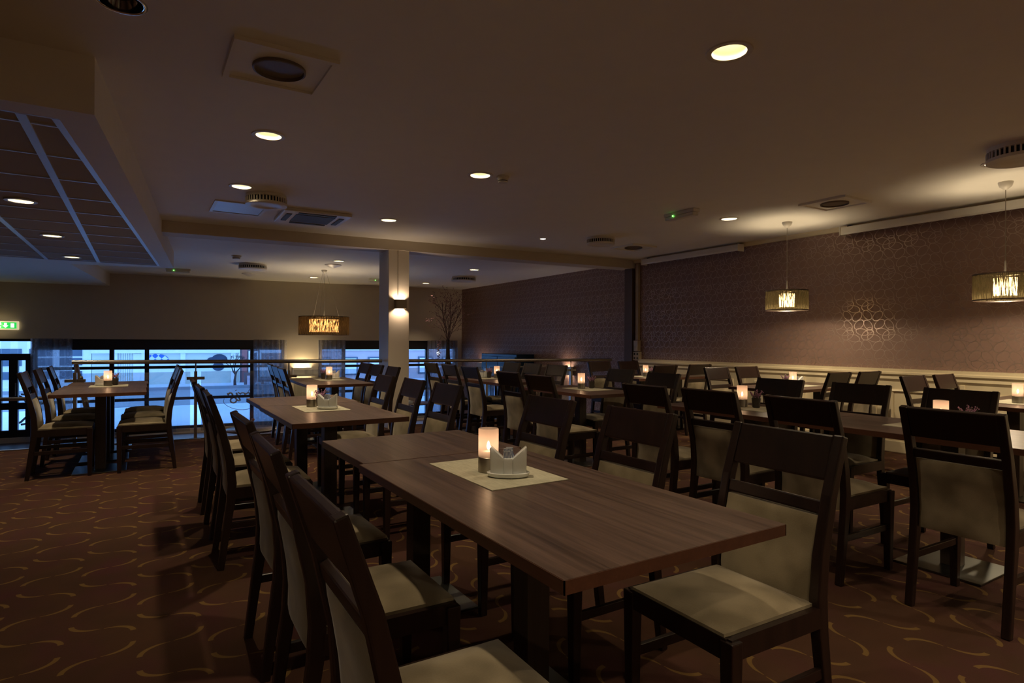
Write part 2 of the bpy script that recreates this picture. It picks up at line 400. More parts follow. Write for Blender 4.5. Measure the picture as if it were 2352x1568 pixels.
# ---- holes for downlights in the ceilings
grid_x = (.77, 2.46, 5.73)
DL_MAIN = [atz(*p, CE) for p in ((1675, 119), (617, 311), (1103, 402), (555, 428), (893, 505), (1675, 502), (1385, 561), (2292, 374))]
DL_MAIN += [Vector((.77, 1.97, CE)), Vector((.77, -.6, CE)), Vector((2.46, -.6, CE)), Vector((5.73, -.6, CE)), Vector((-2.4, .8, CE))]
DL_CHROME = atz(278, 5, CE)
DL_FAR = [atz(*p, CF) for p in ((778, 599), (721, 637), (1089, 619), (978, 650))]
DL_SOF = [atz(*p, SOFZ) for p in ((48, 461), (120, 541), (165, 590))]
RAD = .085
def plate(name, outer, holes, z, mat, hn=24, parent=None):
    pts = [Vector(p) for p in outer]; edges = [(i, (i+1) % len(outer)) for i in range(len(outer))]
    for (hx, hy, hr) in holes:
        o = len(pts); pts += [Vector((hx+hr*math.cos(2*PI*i/hn), hy+hr*math.sin(2*PI*i/hn))) for i in range(hn)]
        edges += [(o+i, o+(i+1) % hn) for i in range(hn)]
    v, e, f, *_ = delaunay_2d_cdt(pts, edges, [], 1, 1e-5)
    mb = MB(); mb.v = [(p.x, p.y, z) for p in v]
    def inside(p, poly):
        c = False; n = len(poly)
        for i in range(n):
            a, b_ = poly[i], poly[i-1]
            if (a[1] > p.y) != (b_[1] > p.y) and p.x < (b_[0]-a[0])*(p.y-a[1])/(b_[1]-a[1])+a[0]: c = not c
        return c
    for t in f:
        c = sum((v[i] for i in t), Vector((0, 0)))/len(t)
        if any((c.x-hx)**2+(c.y-hy)**2 < (hr*.99)**2 for hx, hy, hr in holes): continue
        if not inside(c, outer): continue
        mb.f.append(tuple(t))
    return mb.build(name, mat, parent)
ceil = struct(plate('ceiling', [(XL, YB), (XR, YB), (XR, by(XR)+.1), (XL, by(XL)+.1)], [(p.x, p.y, RAD) for p in DL_MAIN+[DL_CHROME]], CE, 'ceiling_paint'))
ceil2 = struct(plate('ceiling_far', [(XL, by(XL)), (XR, by(XR)), (XR, wy(XR)+.1), (XL, wy(XL)+.1)], [(p.x, p.y, RAD) for p in DL_FAR], CF, 'ceiling_paint'))

# ---- floors
mb = MB(); mb.add([(XL, YB, 0), (XR, YB, 0), (XR, by(XR, RC), 0), (XL, by(XL, RC), 0)], [(0, 1, 2, 3)])
struct(mb.build('floor', 'carpet'))
mb = MB(); mb.add([(XL, by(XL, RC), LOWZ), (XR, by(XR, RC), LOWZ), (XR, by(XR, RC), -.02), (XL, by(XL, RC), -.02)], [(0, 1, 2, 3)])
struct(mb.build('trim_1', 'black_wood'))
mb = MB(); mb.add([(XL, by(XL, RC), LOWZ), (XR, by(XR, RC), LOWZ), (XR, wy(XR)+.1, LOWZ), (XL, wy(XL)+.1, LOWZ)], [(0, 1, 2, 3)])
struct(mb.build('floor_lower', 'lower_floor'))
# floor edge nosing
mb = MB(); mb.box(-6.4, 7.25, -.03, .02, -.03, .012); struct(mb.build('trim_2', 'steel', loc=(0, RC, 0), rotz=BA))

# ---- walls
mb = MB(); mb.box(XR, XR+.15, YB, wy(XR)+.2, LOWZ, CE+.1); wallR = struct(mb.build('wall_right', 'wallpaper'))
mb = MB(); mb.box(XL-.15, XL, YB, wy(XL)+.3, LOWZ, CE+.1); struct(mb.build('wall_left', 'wall_paint'))
mb = MB(); mb.box(XL, XR, YB-.15, YB, 0, CE+.1); struct(mb.build('wall_back', 'wall_paint'))
# ---- far wall with openings, in its own frame (x along the wall)
WT, WB = 1.245, -.70                  # window head and sill
opens = [(-4.9, 2.92), (3.66, 7.22)]
mb = MB(); mb.box(XL-.1, XR+.3, 0, .25, WT, CF+.15)
xs = [XL-.1]+[v for o in opens for v in o]+[XR+.3]
for i in range(0, len(xs), 2): mb.box(xs[i], xs[i+1], 0, .25, LOWZ, WT)
for a, b_ in opens: mb.box(a, b_, 0, .25, LOWZ, WB)
wallF = struct(mb.build('wall_far', 'wall_paint', loc=(0, WC, 0), rotz=WA))

# ---- beam, column, pilaster
mb = MB(); mb.box(-.3, XR+.35, -.02, .30, 2.51, CE+.02); struct(mb.build('trim_3', 'beam_paint', loc=(0, BC, 0), rotz=BA))
mb = MB(); mb.box(2.965, 3.265, 0, .48, 0, 2.56)
colm = thing('column', 'square beige column by the railing with a wall lamp on it', 'column', (0, BC, 0), BA)
mb.build('shaft', 'column_paint', colm, bevel=.006)
MB().box(3.10, 3.115, -.012, 0, 1.83, 2.51).build('cable_cover', 'column_paint', colm)
mb = MB(); mb.box(XR-.07, XR, 7.74, 7.93, 0, 2.51); struct(mb.build('trim_4', 'pilaster'))
mb = MB(); mb.box(XR-.045, XR, 7.62, 7.68, 1.27, 2.58); tag(mb.build('cable_duct', 'conduit'), 'vertical cable duct above the socket boxes on the patterned wall', 'cable duct')
so = thing('socket_box', 'stacked cream switch and socket boxes under the cable duct', 'socket', (XR, 7.65, 1.0))
MB().box(-.07, 0, -.05, .05, .08, .26).build('switch_box', 'socket', so, bevel=.006)
s2 = MB().box(-.06, 0, -.075, .075, -.08, .07).build('socket_plate', 'socket', so, bevel=.006)
for a in (-.035, .035):
    for z in (-.04, .03): MB().lathe([(.018, 0), (.018, .004)], 12).build('socket_hole', 'grille_dark', s2, loc=(-.061, a, z)).rotation_euler.y = -PI/2

# ---- soffit with tile field
P0, P1, P2, P3 = (atz(*p, SOFZ) for p in ((217, 264), (399, 616), (160, 605), (247, 647)))
P3 = Vector((P3.x, wy(P3.x), SOFZ))
sof = [(P0.x, P0.y), (P1.x, P1.y), (P2.x, P2.y+.05), (P3.x, P3.y), (XL, wy(XL)), (XL, P0.y+.02)]
# tile field inset
ins = .17
e = (Vector((P1.x, P1.y))-Vector((P0.x, P0.y))).normalized(); nrm = Vector((-e.y, e.x))
q0 = Vector((P0.x, P0.y))+nrm*ins; yT0, yT1 = P0.y+ins, P1.y-.22
def xedge(y): return q0.x+(y-q0.y)*e.x/e.y
field = [(xedge(yT0), yT0), (xedge(yT1), yT1), (XL+.3, yT1), (XL+.3, yT0)]
def soffit_plate():
    hs = []
    pts = [Vector(p) for p in sof]+[Vector(p) for p in field]
    n = len(sof); ed = [(i, (i+1) % n) for i in range(n)]+[(n+i, n+(i+1) % 4) for i in range(4)]
    v, e_, f, *_ = delaunay_2d_cdt(pts, ed, [], 1, 1e-5)
    def ins_(p, poly):
        c = False
        for i in range(len(poly)):
            a, b_ = poly[i], poly[i-1]
            if (a[1] > p.y) != (b_[1] > p.y) and p.x < (b_[0]-a[0])*(p.y-a[1])/(b_[1]-a[1])+a[0]: c = not c
        return c
    mb = MB(); mb.v = [(p.x, p.y, SOFZ) for p in v]
    for t in f:
        c = sum((v[i] for i in t), Vector((0, 0)))/len(t)
        if ins_(c, sof) and not ins_(c, field): mb.f.append(tuple(t))
    o = len(mb.v)
    for (x, y) in sof: mb.v += [(x, y, SOFZ), (x, y, CE+.02)]
    for i in range(len(sof)): 
        j = (i+1) % len(sof); mb.f.append((o+2*i, o+2*j, o+2*j+1, o+2*i+1))
    return mb.build('ceiling_soffit', 'ceiling_paint')
soffit = struct(soffit_plate())
bars_x = [-.51-.60*k for k in range(0, 10)]
rows = [yT0, 3.985]+[3.985+.644*k for k in range(1, 11)]
rows = [r for r in rows if r < yT1-.1]+[yT1]
tile_meshes = {}
holes = [(p.x, p.y) for p in DL_SOF]
for i in range(len(rows)-1):
    y0, y1 = rows[i]+.006, rows[i+1]-.006
    edges_x = [None]+bars_x
    for k in range(len(edges_x)-1):
        xr0 = min(xedge(y0), xedge(y1)) if k == 0 else edges_x[k]-.014
        xl0 = edges_x[k+1]+.014
        if k == 0 and xr0-xl0 < .05: continue
        hole = [(hx, hy) for hx, hy in holes if xl0 < hx < xr0 and y0 < hy < y1]
        if hole:
            t = plate('ceiling_tile', [(xl0, y0), (xr0, y0), (xr0, y1), (xl0, y1)], [(hole[0][0], hole[0][1], RAD)], SOFZ+.006, 'ceiling_tile', parent=soffit)
        elif k == 0:
            MB().add([(xl0, y0, SOFZ+.006), (xedge(y0)-.012, y0, SOFZ+.006), (xedge(y1)-.012, y1, SOFZ+.006), (xl0, y1, SOFZ+.006),
                      (xl0, y0, SOFZ+.02), (xedge(y0)-.012, y0, SOFZ+.02), (xedge(y1)-.012, y1, SOFZ+.02), (xl0, y1, SOFZ+.02)],
                     [(3, 2, 1, 0), (4, 5, 6, 7), (0, 1, 5, 4), (1, 2, 6, 5), (2, 3, 7, 6), (3, 0, 4, 7)]).build('ceiling_tile', 'ceiling_tile', soffit)
        else:
            w, d = round(xr0-xl0, 3), round(y1-y0, 3)
            if (w, d) not in tile_meshes:
                o = MB().box(-w/2, w/2, -d/2, d/2, 0, .014).build('ceiling_tile', 'ceiling_tile', soffit); tile_meshes[(w, d)] = o.data
            else:
                o = bpy.data.objects.new('ceiling_tile', tile_meshes[(w, d)]); COL.objects.link(o); o.parent = soffit
            o.location = ((xl0+xr0)/2, (y0+y1)/2, SOFZ+.006)
for x in bars_x:
    y_in = yT0 if x < xedge(yT0) else yT0
    MB().box(x-.022, x+.022, yT0, yT1, SOFZ-.002, SOFZ+.012).build('main_runner', 'tbar', soffit)
for y in rows[:-1]+[yT1]:
    MB().box(XL+.3, xedge(y), y-.009, y+.009, SOFZ-.001, SOFZ+.012).build('cross_runner', 'tbar', soffit)
mb = MB(); mb.prism([(xedge(yT0), yT0), (xedge(yT1), yT1), (xedge(yT1)-.035, yT1), (xedge(yT0)-.035, yT0)], SOFZ-.002, SOFZ+.012); mb.build('edge_runner', 'tbar', soffit)

# ---- wainscot, dado rail and crown on the right wall
yw0, yw1 = YB, 7.60
mb = MB(); mb.box(XR-.03, XR, yw0, yw1, 0, .93); wains = struct(mb.build('trim_5', 'cream_paint'))
mb = MB(); mb.prism([(XR-.03, .80), (XR-.055, .83), (XR-.05, .86), (XR-.075, .885), (XR-.075, .905), (XR-.06, .915), (XR-.06, .945), (XR, .945), (XR, .80)], yw0, yw1, 'y'); mb.build('dado_rail', 'cream_paint', wains)
MB().box(XR-.05, XR, yw0, yw1, 0, .13).build('skirting', 'cream_paint', wains, bevel=.008)
bat = [7.45, 6.42, 5.50, 4.60, 3.72, 2.84, 1.96, 1.08, .2, -.7]
for y in bat: MB().box(XR-.045, XR, y-.022, y+.022, .13, .80).build('stile', 'cream_paint', wains, bevel=.004)
for a, b_ in zip(bat[:-1], bat[1:]):
    ya, yb = b_+.17, a-.17; za, zb = .22, .715
    mb = MB(); prof = [(0, .0), (.016, .006), (.022, .02), (.010, .034), (.0, .036)]
    ring = []
    for (dx, ins_) in prof:
        ring.append([(XR-.03-dx, ya+ins_, za+ins_), (XR-.03-dx, yb-ins_, za+ins_), (XR-.03-dx, yb-ins_, zb-ins_), (XR-.03-dx, ya+ins_, zb-ins_)])
    vs_ = [v for rg in ring for v in rg]; fs = []
    for i in range(len(prof)-1):
        for k in range(4): fs.append((i*4+k, i*4+(k+1) % 4, (i+1)*4+(k+1) % 4, (i+1)*4+k))
    mb.add(vs_, fs).build('panel_moulding', 'cream_paint', wains)
mb = MB(); mb.prism([(XR, 2.595), (XR-.02, 2.60), (XR-.045, 2.635), (XR-.05, CE), (XR, CE)], YB, 7.74, 'y'); struct(mb.build('trim_6', 'cream_paint'))
mb = MB(); mb.box(XR-.02, XR, 7.93, wy(XR), LOWZ, LOWZ+.1); struct(mb.build('baseboard_right', 'cream_paint'))

# ------------------------------------------------------------------ windows and doors in the far wall (wall frame)
def wroot(name, label=None, cat=None, x=0, z=0, dy=0):
    c, s_ = math.cos(WA), math.sin(WA)
    loc = (x*c-dy*s_, WC+x*s_+dy*c, z)
    if label: return thing(name, label, cat, loc, WA)
    o = bpy.data.objects.new(name, None); COL.objects.link(o); o.location = loc; o.rotation_euler.z = WA; o['kind'] = 'structure'; return o
def window(name, x0, x1, mull, rails, blind):
    w = wroot(name); fy0, fy1 = .06, .14
    mb = MB(); t = .05
    MB().box(x0, x1, fy0, fy1, WT-.04, WT).build('head', 'black_frame', w)
    MB().box(x0, x1, fy0, fy1, WB, WB+.06).build('sill', 'black_frame', w)
    for m in [x0+t/2, *mull, x1-t/2]: MB().box(m-.04, m+.04, fy0-.01, fy1, WB, WT).build('mullion', 'black_frame', w)
    for r in rails: MB().box(x0, x1, fy0, fy1, r-.03, r+.03).build('transom', 'black_frame', w)
    if blind: MB().box(x0+.02, x1-.02, fy0-.03, fy0-.02, blind, WT).build('blind', 'black_frame', w)
    xx = [x0+t/2, *mull, x1-t/2]; zz = [WB+.06, *sorted(rails), WT-.04]
    for a, b_ in zip(xx[:-1], xx[1:]):
        for c, d in zip(zz[:-1], zz[1:]):
            MB().box(a+.04, b_-.04, .095, .103, c, d).build('pane', 'pane_glass', w)
    return w
window('window_1', -1.82, 2.90, [-.50, .13, 2.20], [-.04, .645], 1.025)
window('window_2', 3.68, 7.20, [4.26, 6.40], [.62, .0], 1.025)
def door(name, x0, x1):
    w = wroot(name); fy0, fy1 = .05, .14
    MB().box(x0, x1, fy0, fy1, WT-.05, WT).build('head', 'black_frame', w)
    MB().box(x0, x1, fy0, fy1, .82, .95).build('transom', 'black_frame', w)
    for m in (x0+.04, (x0+x1)/2, x1-.04): MB().box(m-.07, m+.07, fy0-.01, fy1, WB-.05, .95).build('stile', 'black_frame', w)
    MB().box(x0, x1, fy0, fy1, WB-.05, WB+.14).build('bottom_rail', 'black_frame', w)
    MB().box(x0, x1, fy0, fy1, -.15, -.02).build('lock_rail', 'black_frame', w)
    h = MB().box((x0+x1)/2+.03, (x0+x1)/2+.05, fy0-.05, fy0-.035, .12, .38).build('handle', 'steel', w, bevel=.004)
    for c, d in ((WB+.14, -.15), (-.02, .82), (.95, WT-.05)):
        for a, b_ in ((x0+.1, (x0+x1)/2-.06), ((x0+x1)/2+.06, x1-.1)): MB().box(a, b_, .09, .10, c, d).build('pane', 'pane_glass', w)
door('door_1', -2.42-.0, -1.82)
door('door_2', -4.88, -2.42)

def curtain(x0, x1, label):
    n = int((x1-x0)/.012); mb = MB(); z0, z1 = LOWZ+.04, WT+.01
    rows_ = [z1, z1-.1, .6, 0., z0]
    for k, z in enumerate(rows_):
        for i in range(n+1):
            t = i/n; a = .028+.004*k
            mb.v.append((x0+(x1-x0)*t, -.07+a*math.sin(t*(x1-x0)*2*PI/.105)+.01*math.sin(t*17+k*.6), z))
    for k in range(len(rows_)-1):
        for i in range(n): mb.f.append((k*(n+1)+i, k*(n+1)+i+1, (k+1)*(n+1)+i+1, (k+1)*(n+1)+i))
    o = mb.build('curtain', 'curtain', smooth=True, loc=(0, WC, 0), rotz=WA); tag(o, label, 'curtain', None)
curtain(-1.83, -1.15, 'sheer patterned curtain hanging between the glazed door and the window')
curtain(2.22, 2.93, 'sheer curtain hanging beside the glowing low wall lamp, over the script lettering')
curtain(3.64, 4.28, 'sheer ring patterned curtain between the glowing low wall lamp and the column')
curtain(6.36, 7.18, 'sheer ring patterned curtain in the corner behind the branch vase')

# window lettering (script seen from behind)
def wpt(u, v): 
    x, y = 480+u*.0956, 860+v*.0957; p = atline(x, y, WC+.088, WK); return p
strokes = [([(450, 440), (462, 478), (495, 440), (540, 445), (565, 480), (555, 540), (520, 600), (520, 640), (560, 672), (610, 672), (655, 640), (660, 590), (625, 555), (580, 548), (545, 575)], .020),
           ([(655, 432), (672, 470), (712, 540), (748, 600), (738, 622), (700, 618), (676, 598)], .020), ([(648, 370), (652, 384)], .024),
           ([(690, 432), (720, 436), (760, 465), (775, 440), (840, 440), (870, 480), (905, 550)], .016),
           ([(870, 440), (905, 460), (925, 436), (960, 440), (990, 490), (1040, 525)], .016),
           ([(1010, 520), (955, 440), (945, 395), (1000, 350), (1100, 335), (1220, 345), (1300, 385), (1290, 440), (1200, 500), (1120, 530)], .007),
           ([(375, 575), (348, 630), (370, 690), (440, 750), (560, 805), (700, 838), (840, 842), (960, 820), (1020, 795)], .006)]
lt = thing('window_lettering', 'mirrored grey script lettering on the low window pane', 'lettering')
for pts, wd in strokes:
    P = [wpt(*p) for p in pts]
    cr = []
    for i in range(len(P)-1):
        a, b_, c, d = P[max(i-1, 0)], P[i], P[i+1], P[min(i+2, len(P)-1)]
        for k in range(4):
            t = k/4; cr.append(.5*((2*b_)+(c-a)*t+(2*a-5*b_+4*c-d)*t*t+(3*b_-a-3*c+d)*t**3))
    cr.append(P[-1])
    MB().tube(cr, wd, 6).build('stroke', 'glass_lettering', lt, smooth=True)

# exit sign
ex = wroot('exit_sign', 'lit green emergency exit sign on the wall above the glazed door', 'exit sign', -2.30, 1.505)
MB().box(-.28, .28, -.06, 0, -.085, .085).build('case', 'exit_case', ex, bevel=.015)
MB().box(-.25, .25, -.064, -.06, -.06, .06).build('green_panel', 'exit_green', ex)
MB().box(.16, .215, -.067, -.064, -.042, .042).build('door_symbol', 'exit_white', ex)
MB().prism([(.06, .05), (.10, .05), (.10, .0), (.125, .0), (.08, -.048), (.035, .0), (.06, .0)], -.067, -.064, 'y').build('arrow_symbol', 'exit_white', ex)
MB().prism([(-.06, .03), (-.02, .045), (.012, .04), (.02, .02), (-.005, .01), (-.01, -.012), (.015, -.03), (.005, -.05), (-.02, -.03), (-.035, -.015), (-.06, -.045), (-.085, -.045), (-.05, .0), (-.04, .02)], -.067, -.064, 'y').build('runner_symbol', 'exit_white', ex)
MB().lathe([(.012, 0), (.012, .003)], 12).build('runner_head', 'exit_white', ex, loc=(-.005, -.064, .052)).rotation_euler.x = PI/2
lamp('exit_light', 'POINT', ex, (0, -.12, 0), .7, (1, .8, .4), shadow_soft_size=.05)

# ------------------------------------------------------------------ outside (street), in the far wall frame
def oroot(name, label, cat, x, y, z=0, group=None):
    c, s_ = math.cos(WA), math.sin(WA)
    return thing(name, label, cat, (x*c-y*s_, WC+x*s_+y*c, z), WA, group)
mb = MB(); mb.box(-45, 45, .3, 60, LOWZ-.2, LOWZ); st = struct(mb.build('ground_street', 'snow', loc=(0, WC, 0), rotz=WA))
MB().box(-45, 45, 6.5, 13.0, LOWZ, LOWZ+.012).build('roadway', 'asphalt', st)
MB().box(-45, 45, 13.0, 13.2, LOWZ, LOWZ+.13).build('kerb', 'asphalt', st)
FY = 17.0
def facade(name, label, x0, x1, mat, y=FY, top=8.5):
    b_ = oroot(name, label, 'building', 0, y); MB().box(x0, x1, 0, .6, LOWZ, top).build('wall', mat, b_); return b_
b1 = facade('town_house', 'pale building with square windows across the street beyond the glazed door', -26, -3.32, 'facade_white')
for x in [-4.05-1.05*i for i in range(14)]:
    for z in (-.45, .12, .52, 1.3, 2.3):
        w = MB().box(x-.40, x+.40, -.03, 0, z, z+.32).build('window', 'facade_window', b1)
b2 = facade('painted_building', 'cream building across the street with pilasters and painted caps', -3.3, 2.62, 'facade_cream')
for x in (-2.45, -1.33, .22, 2.35): MB().box(x-.10, x+.10, -.12, 0, LOWZ, .64).build('pilaster', 'facade_white', b2)
MB().box(-1.75, -1.42, -.05, 0, LOWZ, .62).build('pale_door', 'facade_white', b2)
MB().box(-3.3, 2.62, -.18, 0, .64, .80).build('cornice', 'facade_white', b2)
MB().box(-3.3, 2.62, -.08, 0, .80, 2.2).build('fascia', 'facade_white', b2)
for x in [-2.28+.085*i for i in range(6)]: MB().box(x, x+.035, -.05, 0, LOWZ, .64).build('rib', 'facade_white', b2)
MB().prism([(-.84+.50*math.cos(PI*i/12), .30+.30*math.sin(PI*i/12)) for i in range(13)], -.02, 0, 'y').build('painted_dome', 'mural_checker', b2)
MB().prism([(1.74+.36*math.cos(PI*i/12), .28+.30*math.sin(PI*i/12)) for i in range(13)], -.02, 0, 'y').build('painted_cap', 'mural_blue', b2)
MB().prism([(1.45+.24*math.cos(PI*i/10), .28+.16*math.sin(PI*i/10)) for i in range(11)], -.03, -.02, 'y').build('painted_cap_peak', 'mural_blue', b2)
MB().prism([(1.70+.26*math.cos(2*PI*i/16), -.02+.20*math.sin(2*PI*i/16)) for i in range(16)], -.02, 0, 'y').build('painted_face', 'mural_blue', b2)
b3 = facade('shop_building', 'dark red shop front with a door across the street', 2.66, 5.6, 'facade_dark')
MB().box(2.72, 2.95, -.06, 0, LOWZ, .95).build('red_panel', 'facade_red', b3)
d_ = MB().box(3.02, 3.45, -.08, 0, LOWZ, .72).build('door_frame', 'facade_white', b3); MB().box(3.08, 3.39, -.1, -.08, LOWZ, .64).build('door_leaf', 'facade_window', d_)
f_ = MB().box(3.52, 5.5, -.08, 0, -.55, .78).build('window_frame', 'facade_white', b3); MB().box(3.60, 5.42, -.1, -.08, .05, .62).build('shop_glass', 'facade_dark', f_)
MB().box(3.60, 5.42, -.1, -.08, -.48, -.02).build('snowy_panel', 'facade_white', f_)
b4 = facade('pink_building', 'pale pink building with pale framed windows across the street', 5.64, 34, 'facade_pink')
for x in [9.25-1.38*2, 9.25-1.38]+[9.25+1.38*i for i in range(12)]:
    fr_ = MB().box(x-.42, x+.42, -.07, 0, -.55, .40).build('window_frame', 'facade_window', b4)
    MB().box(x-.34, x+.34, -.09, -.07, -.47, .32).build('window_glass', 'facade_white', fr_)
MB().box(5.64, 34, -.1, 0, .74, .82).build('string_course', 'facade_white', b4)
for i, x in enumerate((9.98, 12.64)):
    g_ = oroot('street_wall_lamp', 'globe lamp on the pink building, seen between the column and '+('the curtain', 'the branch vase')[i], 'lamp', x, FY-.36, .585, 'globe lamps on the pink building')
    MB().lathe([(0, -.11), (.07, -.08), (.10, 0), (.07, .08), (0, .11)], 14).build('globe', 'globe', g_, smooth=True)
    MB().tube([(0, 0, .11), (0, .0, .20), (0, .34, .20)], .02, 6).build('bracket', 'black_frame', g_)
# things on the pavement
a_ = oroot('pavement_sign', 'pink folding board sign on the pavement across the street', 'sign', 2.99, 15.2, LOWZ)
MB().sweep([(0, 0), (.0, .42)], .02, -.12, .12).build('board', 'sign_pink', a_, rotz=PI/2)
MB().box(-.24, .20, .06, .3, 0, .55).build('backing', 'facade_dark', a_)
bn = oroot('street_bench', 'low grey bench in front of the shop across the street', 'bench', 4.35, 15.6, LOWZ)
MB().box(-.95, .95, -.2, .2, .20, .28).build('seat', 'asphalt', bn); 
for x in (-.8, .8): MB().box(x-.05, x+.05, -.16, .16, 0, .20).build('leg', 'facade_dark', bn)
def bare_tree(name, label, x, y, hgt, seed):
    rnd = random.Random(seed); t = oroot(name, label, 'tree', x, y, LOWZ)
    mb = MB()
    def br(p, d, l, r, n):
        q = p+d*l; mb.tube([p, (p+q)/2+Vector((rnd.uniform(-.04, .04), 0, 0)), q], r, 5, r*.6)
        if n:
            for k in range(3):
                dd = (d+Vector((rnd.uniform(-.8, .8), rnd.uniform(-.5, .5), rnd.uniform(-.1, .5)))).normalized(); br(q, dd, l*.72, r*.55, n-1)
    br(Vector((0, 0, 0)), Vector((.05, 0, 1)), hgt, .07, 4); mb.build('branches', 'bark', t)
bare_tree('street_tree', 'bare dark tree beside the shop bench across the street', 4.3, 14.6, .40, 3)
bare_tree('street_sapling', 'thin bare sapling in front of the cream building', 2.35, 14.8, .50, 8)
bare_tree('street_shrub', 'bare twiggy shrub outside the glazed door', -3.0, 1.6, .22, 5)
bk = oroot('bicycle_rack', 'dark hooped rack standing outside the glazed door', 'rack', -2.35, 1.0, LOWZ)
for k in range(2): MB().tube([(-.02+.16*k+.28*math.cos(PI*i/10-PI/2), 0, .56+.32*math.sin(PI*i/10-PI/2)) for i in range(11)], .022, 8).build('hoop', 'black_frame', bk, smooth=True)

# ------------------------------------------------------------------ railing
rl = thing('railing', 'brushed steel handrail on posts with glass panels along the floor edge', 'railing', (0, RC, 0), BA)
def rz(x): return .972-.0065*(x+.66)
for a, b_ in ((-.66, 2.96), (3.27, 7.05)): MB().tube([(a, 0, rz(a)), (b_, 0, rz(b_))], .025, 14).build('handrail', 'steel', rl, smooth=True)
for x in (-.63, .60, 1.70, 4.62, 6.2):
    p = MB().box(x-.018, x+.018, -.03, .03, 0, rz(x)-.12).build('post', 'steel', rl, bevel=.004)
    MB().tube([(x, 0, rz(x)-.12), (x, 0, rz(x)-.02)], .008, 8).build('pin', 'steel', p)
    MB().box(x-.10, x+.10, -.012, .012, .74, .775).build('clamp', 'steel', p, bevel=.003)
    MB().box(x-.06, x+.06, -.06, .06, 0, .012).build('foot_plate', 'steel', p)
for a, b_ in ((-.58, .54), (.66, 1.64), (1.76, 2.94), (3.3, 4.56), (4.68, 6.14)): MB().box(a, b_, -.004, .004, .10, .84).build('glass_panel', 'clear_glass', rl)
# stair handrail going down beyond the rail end
sr = thing('stair_handrail', 'wooden stair handrail sloping down from the end of the railing', 'handrail', (-.62, RC+.05, 0))
MB().tube([(0, 0, .93), (.02, 1.7, .12)], .026, 8).build('rail', 'conduit', sr, smooth=True)
MB().tube([(.05, 0, .80), (.07, 1.7, .0)], .014, 8).build('lower_rail', 'conduit', sr, smooth=True)
MB().tube([(.02, 1.68, LOWZ), (.02, 1.68, .14)], .022, 8).build('post', 'conduit', sr)
lr = thing('landing_rail', 'low steel rail on the sunken floor in front of the glazed door', 'railing', (0, 9.9, 0), BA)
MB().tube([(-3.4, 0, .47), (-.95, 0, .46)], .025, 10).build('handrail', 'steel', lr, smooth=True)
for x in (-3.3, -2.2, -1.0): MB().box(x-.018, x+.018, -.02, .02, LOWZ, .45).build('post', 'steel', lr)
# steps down
for i in range(4):
    struct(MB().box(-2.4, -.62, i*.28, i*.28+.28, LOWZ, -.16*(i+1)).build('stair_step', 'carpet', loc=(0, RC+.02, 0), rotz=BA))

# ------------------------------------------------------------------ ceiling lights
def downlight_proto():
    t = thing('downlight', 'round recessed downlight with a lit cream reflector in the white ceiling', 'downlight', group='downlights in the main ceiling')
    MB().lathe([(RAD-.002, .004), (RAD-.002, -.004), (RAD+.004, -.008), (RAD+.024, -.006), (RAD+.026, 0)], 28, cap0=False, cap1=False).build('trim_ring', 'white_plastic', t, smooth=True)
    MB().lathe([(RAD-.003, -.002), (RAD-.010, .05), (.055, .105), (.05, .11)], 28, cap0=False, cap1=False).build('reflector', 'reflector', t, smooth=True)
    MB().lathe([(.0, .085), (.018, .088), (.028, .10), (.05, .108)], 20, cap0=False, cap1=False).build('bulb', 'bulb', t, smooth=True)
    return t
dl0 = downlight_proto(); first = True
def put_dl(p, label, group, watt, ang=100):
    global first
    if first: t = dl0; t.location = p; t['label'] = label; t['group'] = group; first = False
    else: t = dup(dl0, p, 0, label, group)
    if watt: 
        l = lamp('downlight_spot', 'SPOT', t, (0, 0, .055), watt, WARM, spot_size=math.radians(ang), spot_blend=.7, shadow_soft_size=.04)
    return t
DLL = ['lit recessed downlight alone above the sugar packet table', 'lit recessed downlight between the square diffuser and the slatted valve', 'lit recessed downlight beside the smoke detector',
       'lit recessed downlight beside the slatted valve and ceiling hatch', 'lit recessed downlight just before the column', 'lit recessed downlight beside the emergency light box', 'lit recessed downlight half hidden by a slatted valve near the pilaster', 'lit recessed downlight above the pendant lamp and slatted valve']
for i, p in enumerate(DL_MAIN): put_dl(p, DLL[i] if i < 8 else 'lit recessed downlight in the plain ceiling away from the railing', 'downlights in the main ceiling', DOWN_W*(.32 if i == 8 else 1))
for p, lb in zip(DL_FAR, ('recessed downlight beyond the beam beside the drum pendant canopy', 'recessed downlight near the far wall behind the drum pendant', 'recessed downlight beyond the beam beside a round valve', 'recessed downlight near the far wall beside the branch vase')): put_dl(p, lb, 'downlights beyond the beam', DOWN_W*.8)
for p, lb in zip(DL_SOF, ('farthest from the window wall', 'middle of the three', 'nearest the window wall')): put_dl(p, 'round recessed downlight in the tiled soffit, '+lb, 'downlights in the tiled soffit', DOWN_W*.7)
p = atz(1247, 548, CE)
t = thing('spot_light', 'tiny bright spotlight in the plain ceiling near a round air valve', 'spotlight', p)
MB().lathe([(.034, -.004), (.05, -.004), (.05, 0)], 20, cap0=False).build('ring', 'white_plastic', t); MB().lathe([(0, -.003), (.036, -.004)], 20, cap0=False).build('lens', 'bulb_small', t)
lamp('spot_lamp', 'SPOT', t, (0, 0, -.02), 14, WARM, spot_size=math.radians(60), spot_blend=.6, shadow_soft_size=.03)

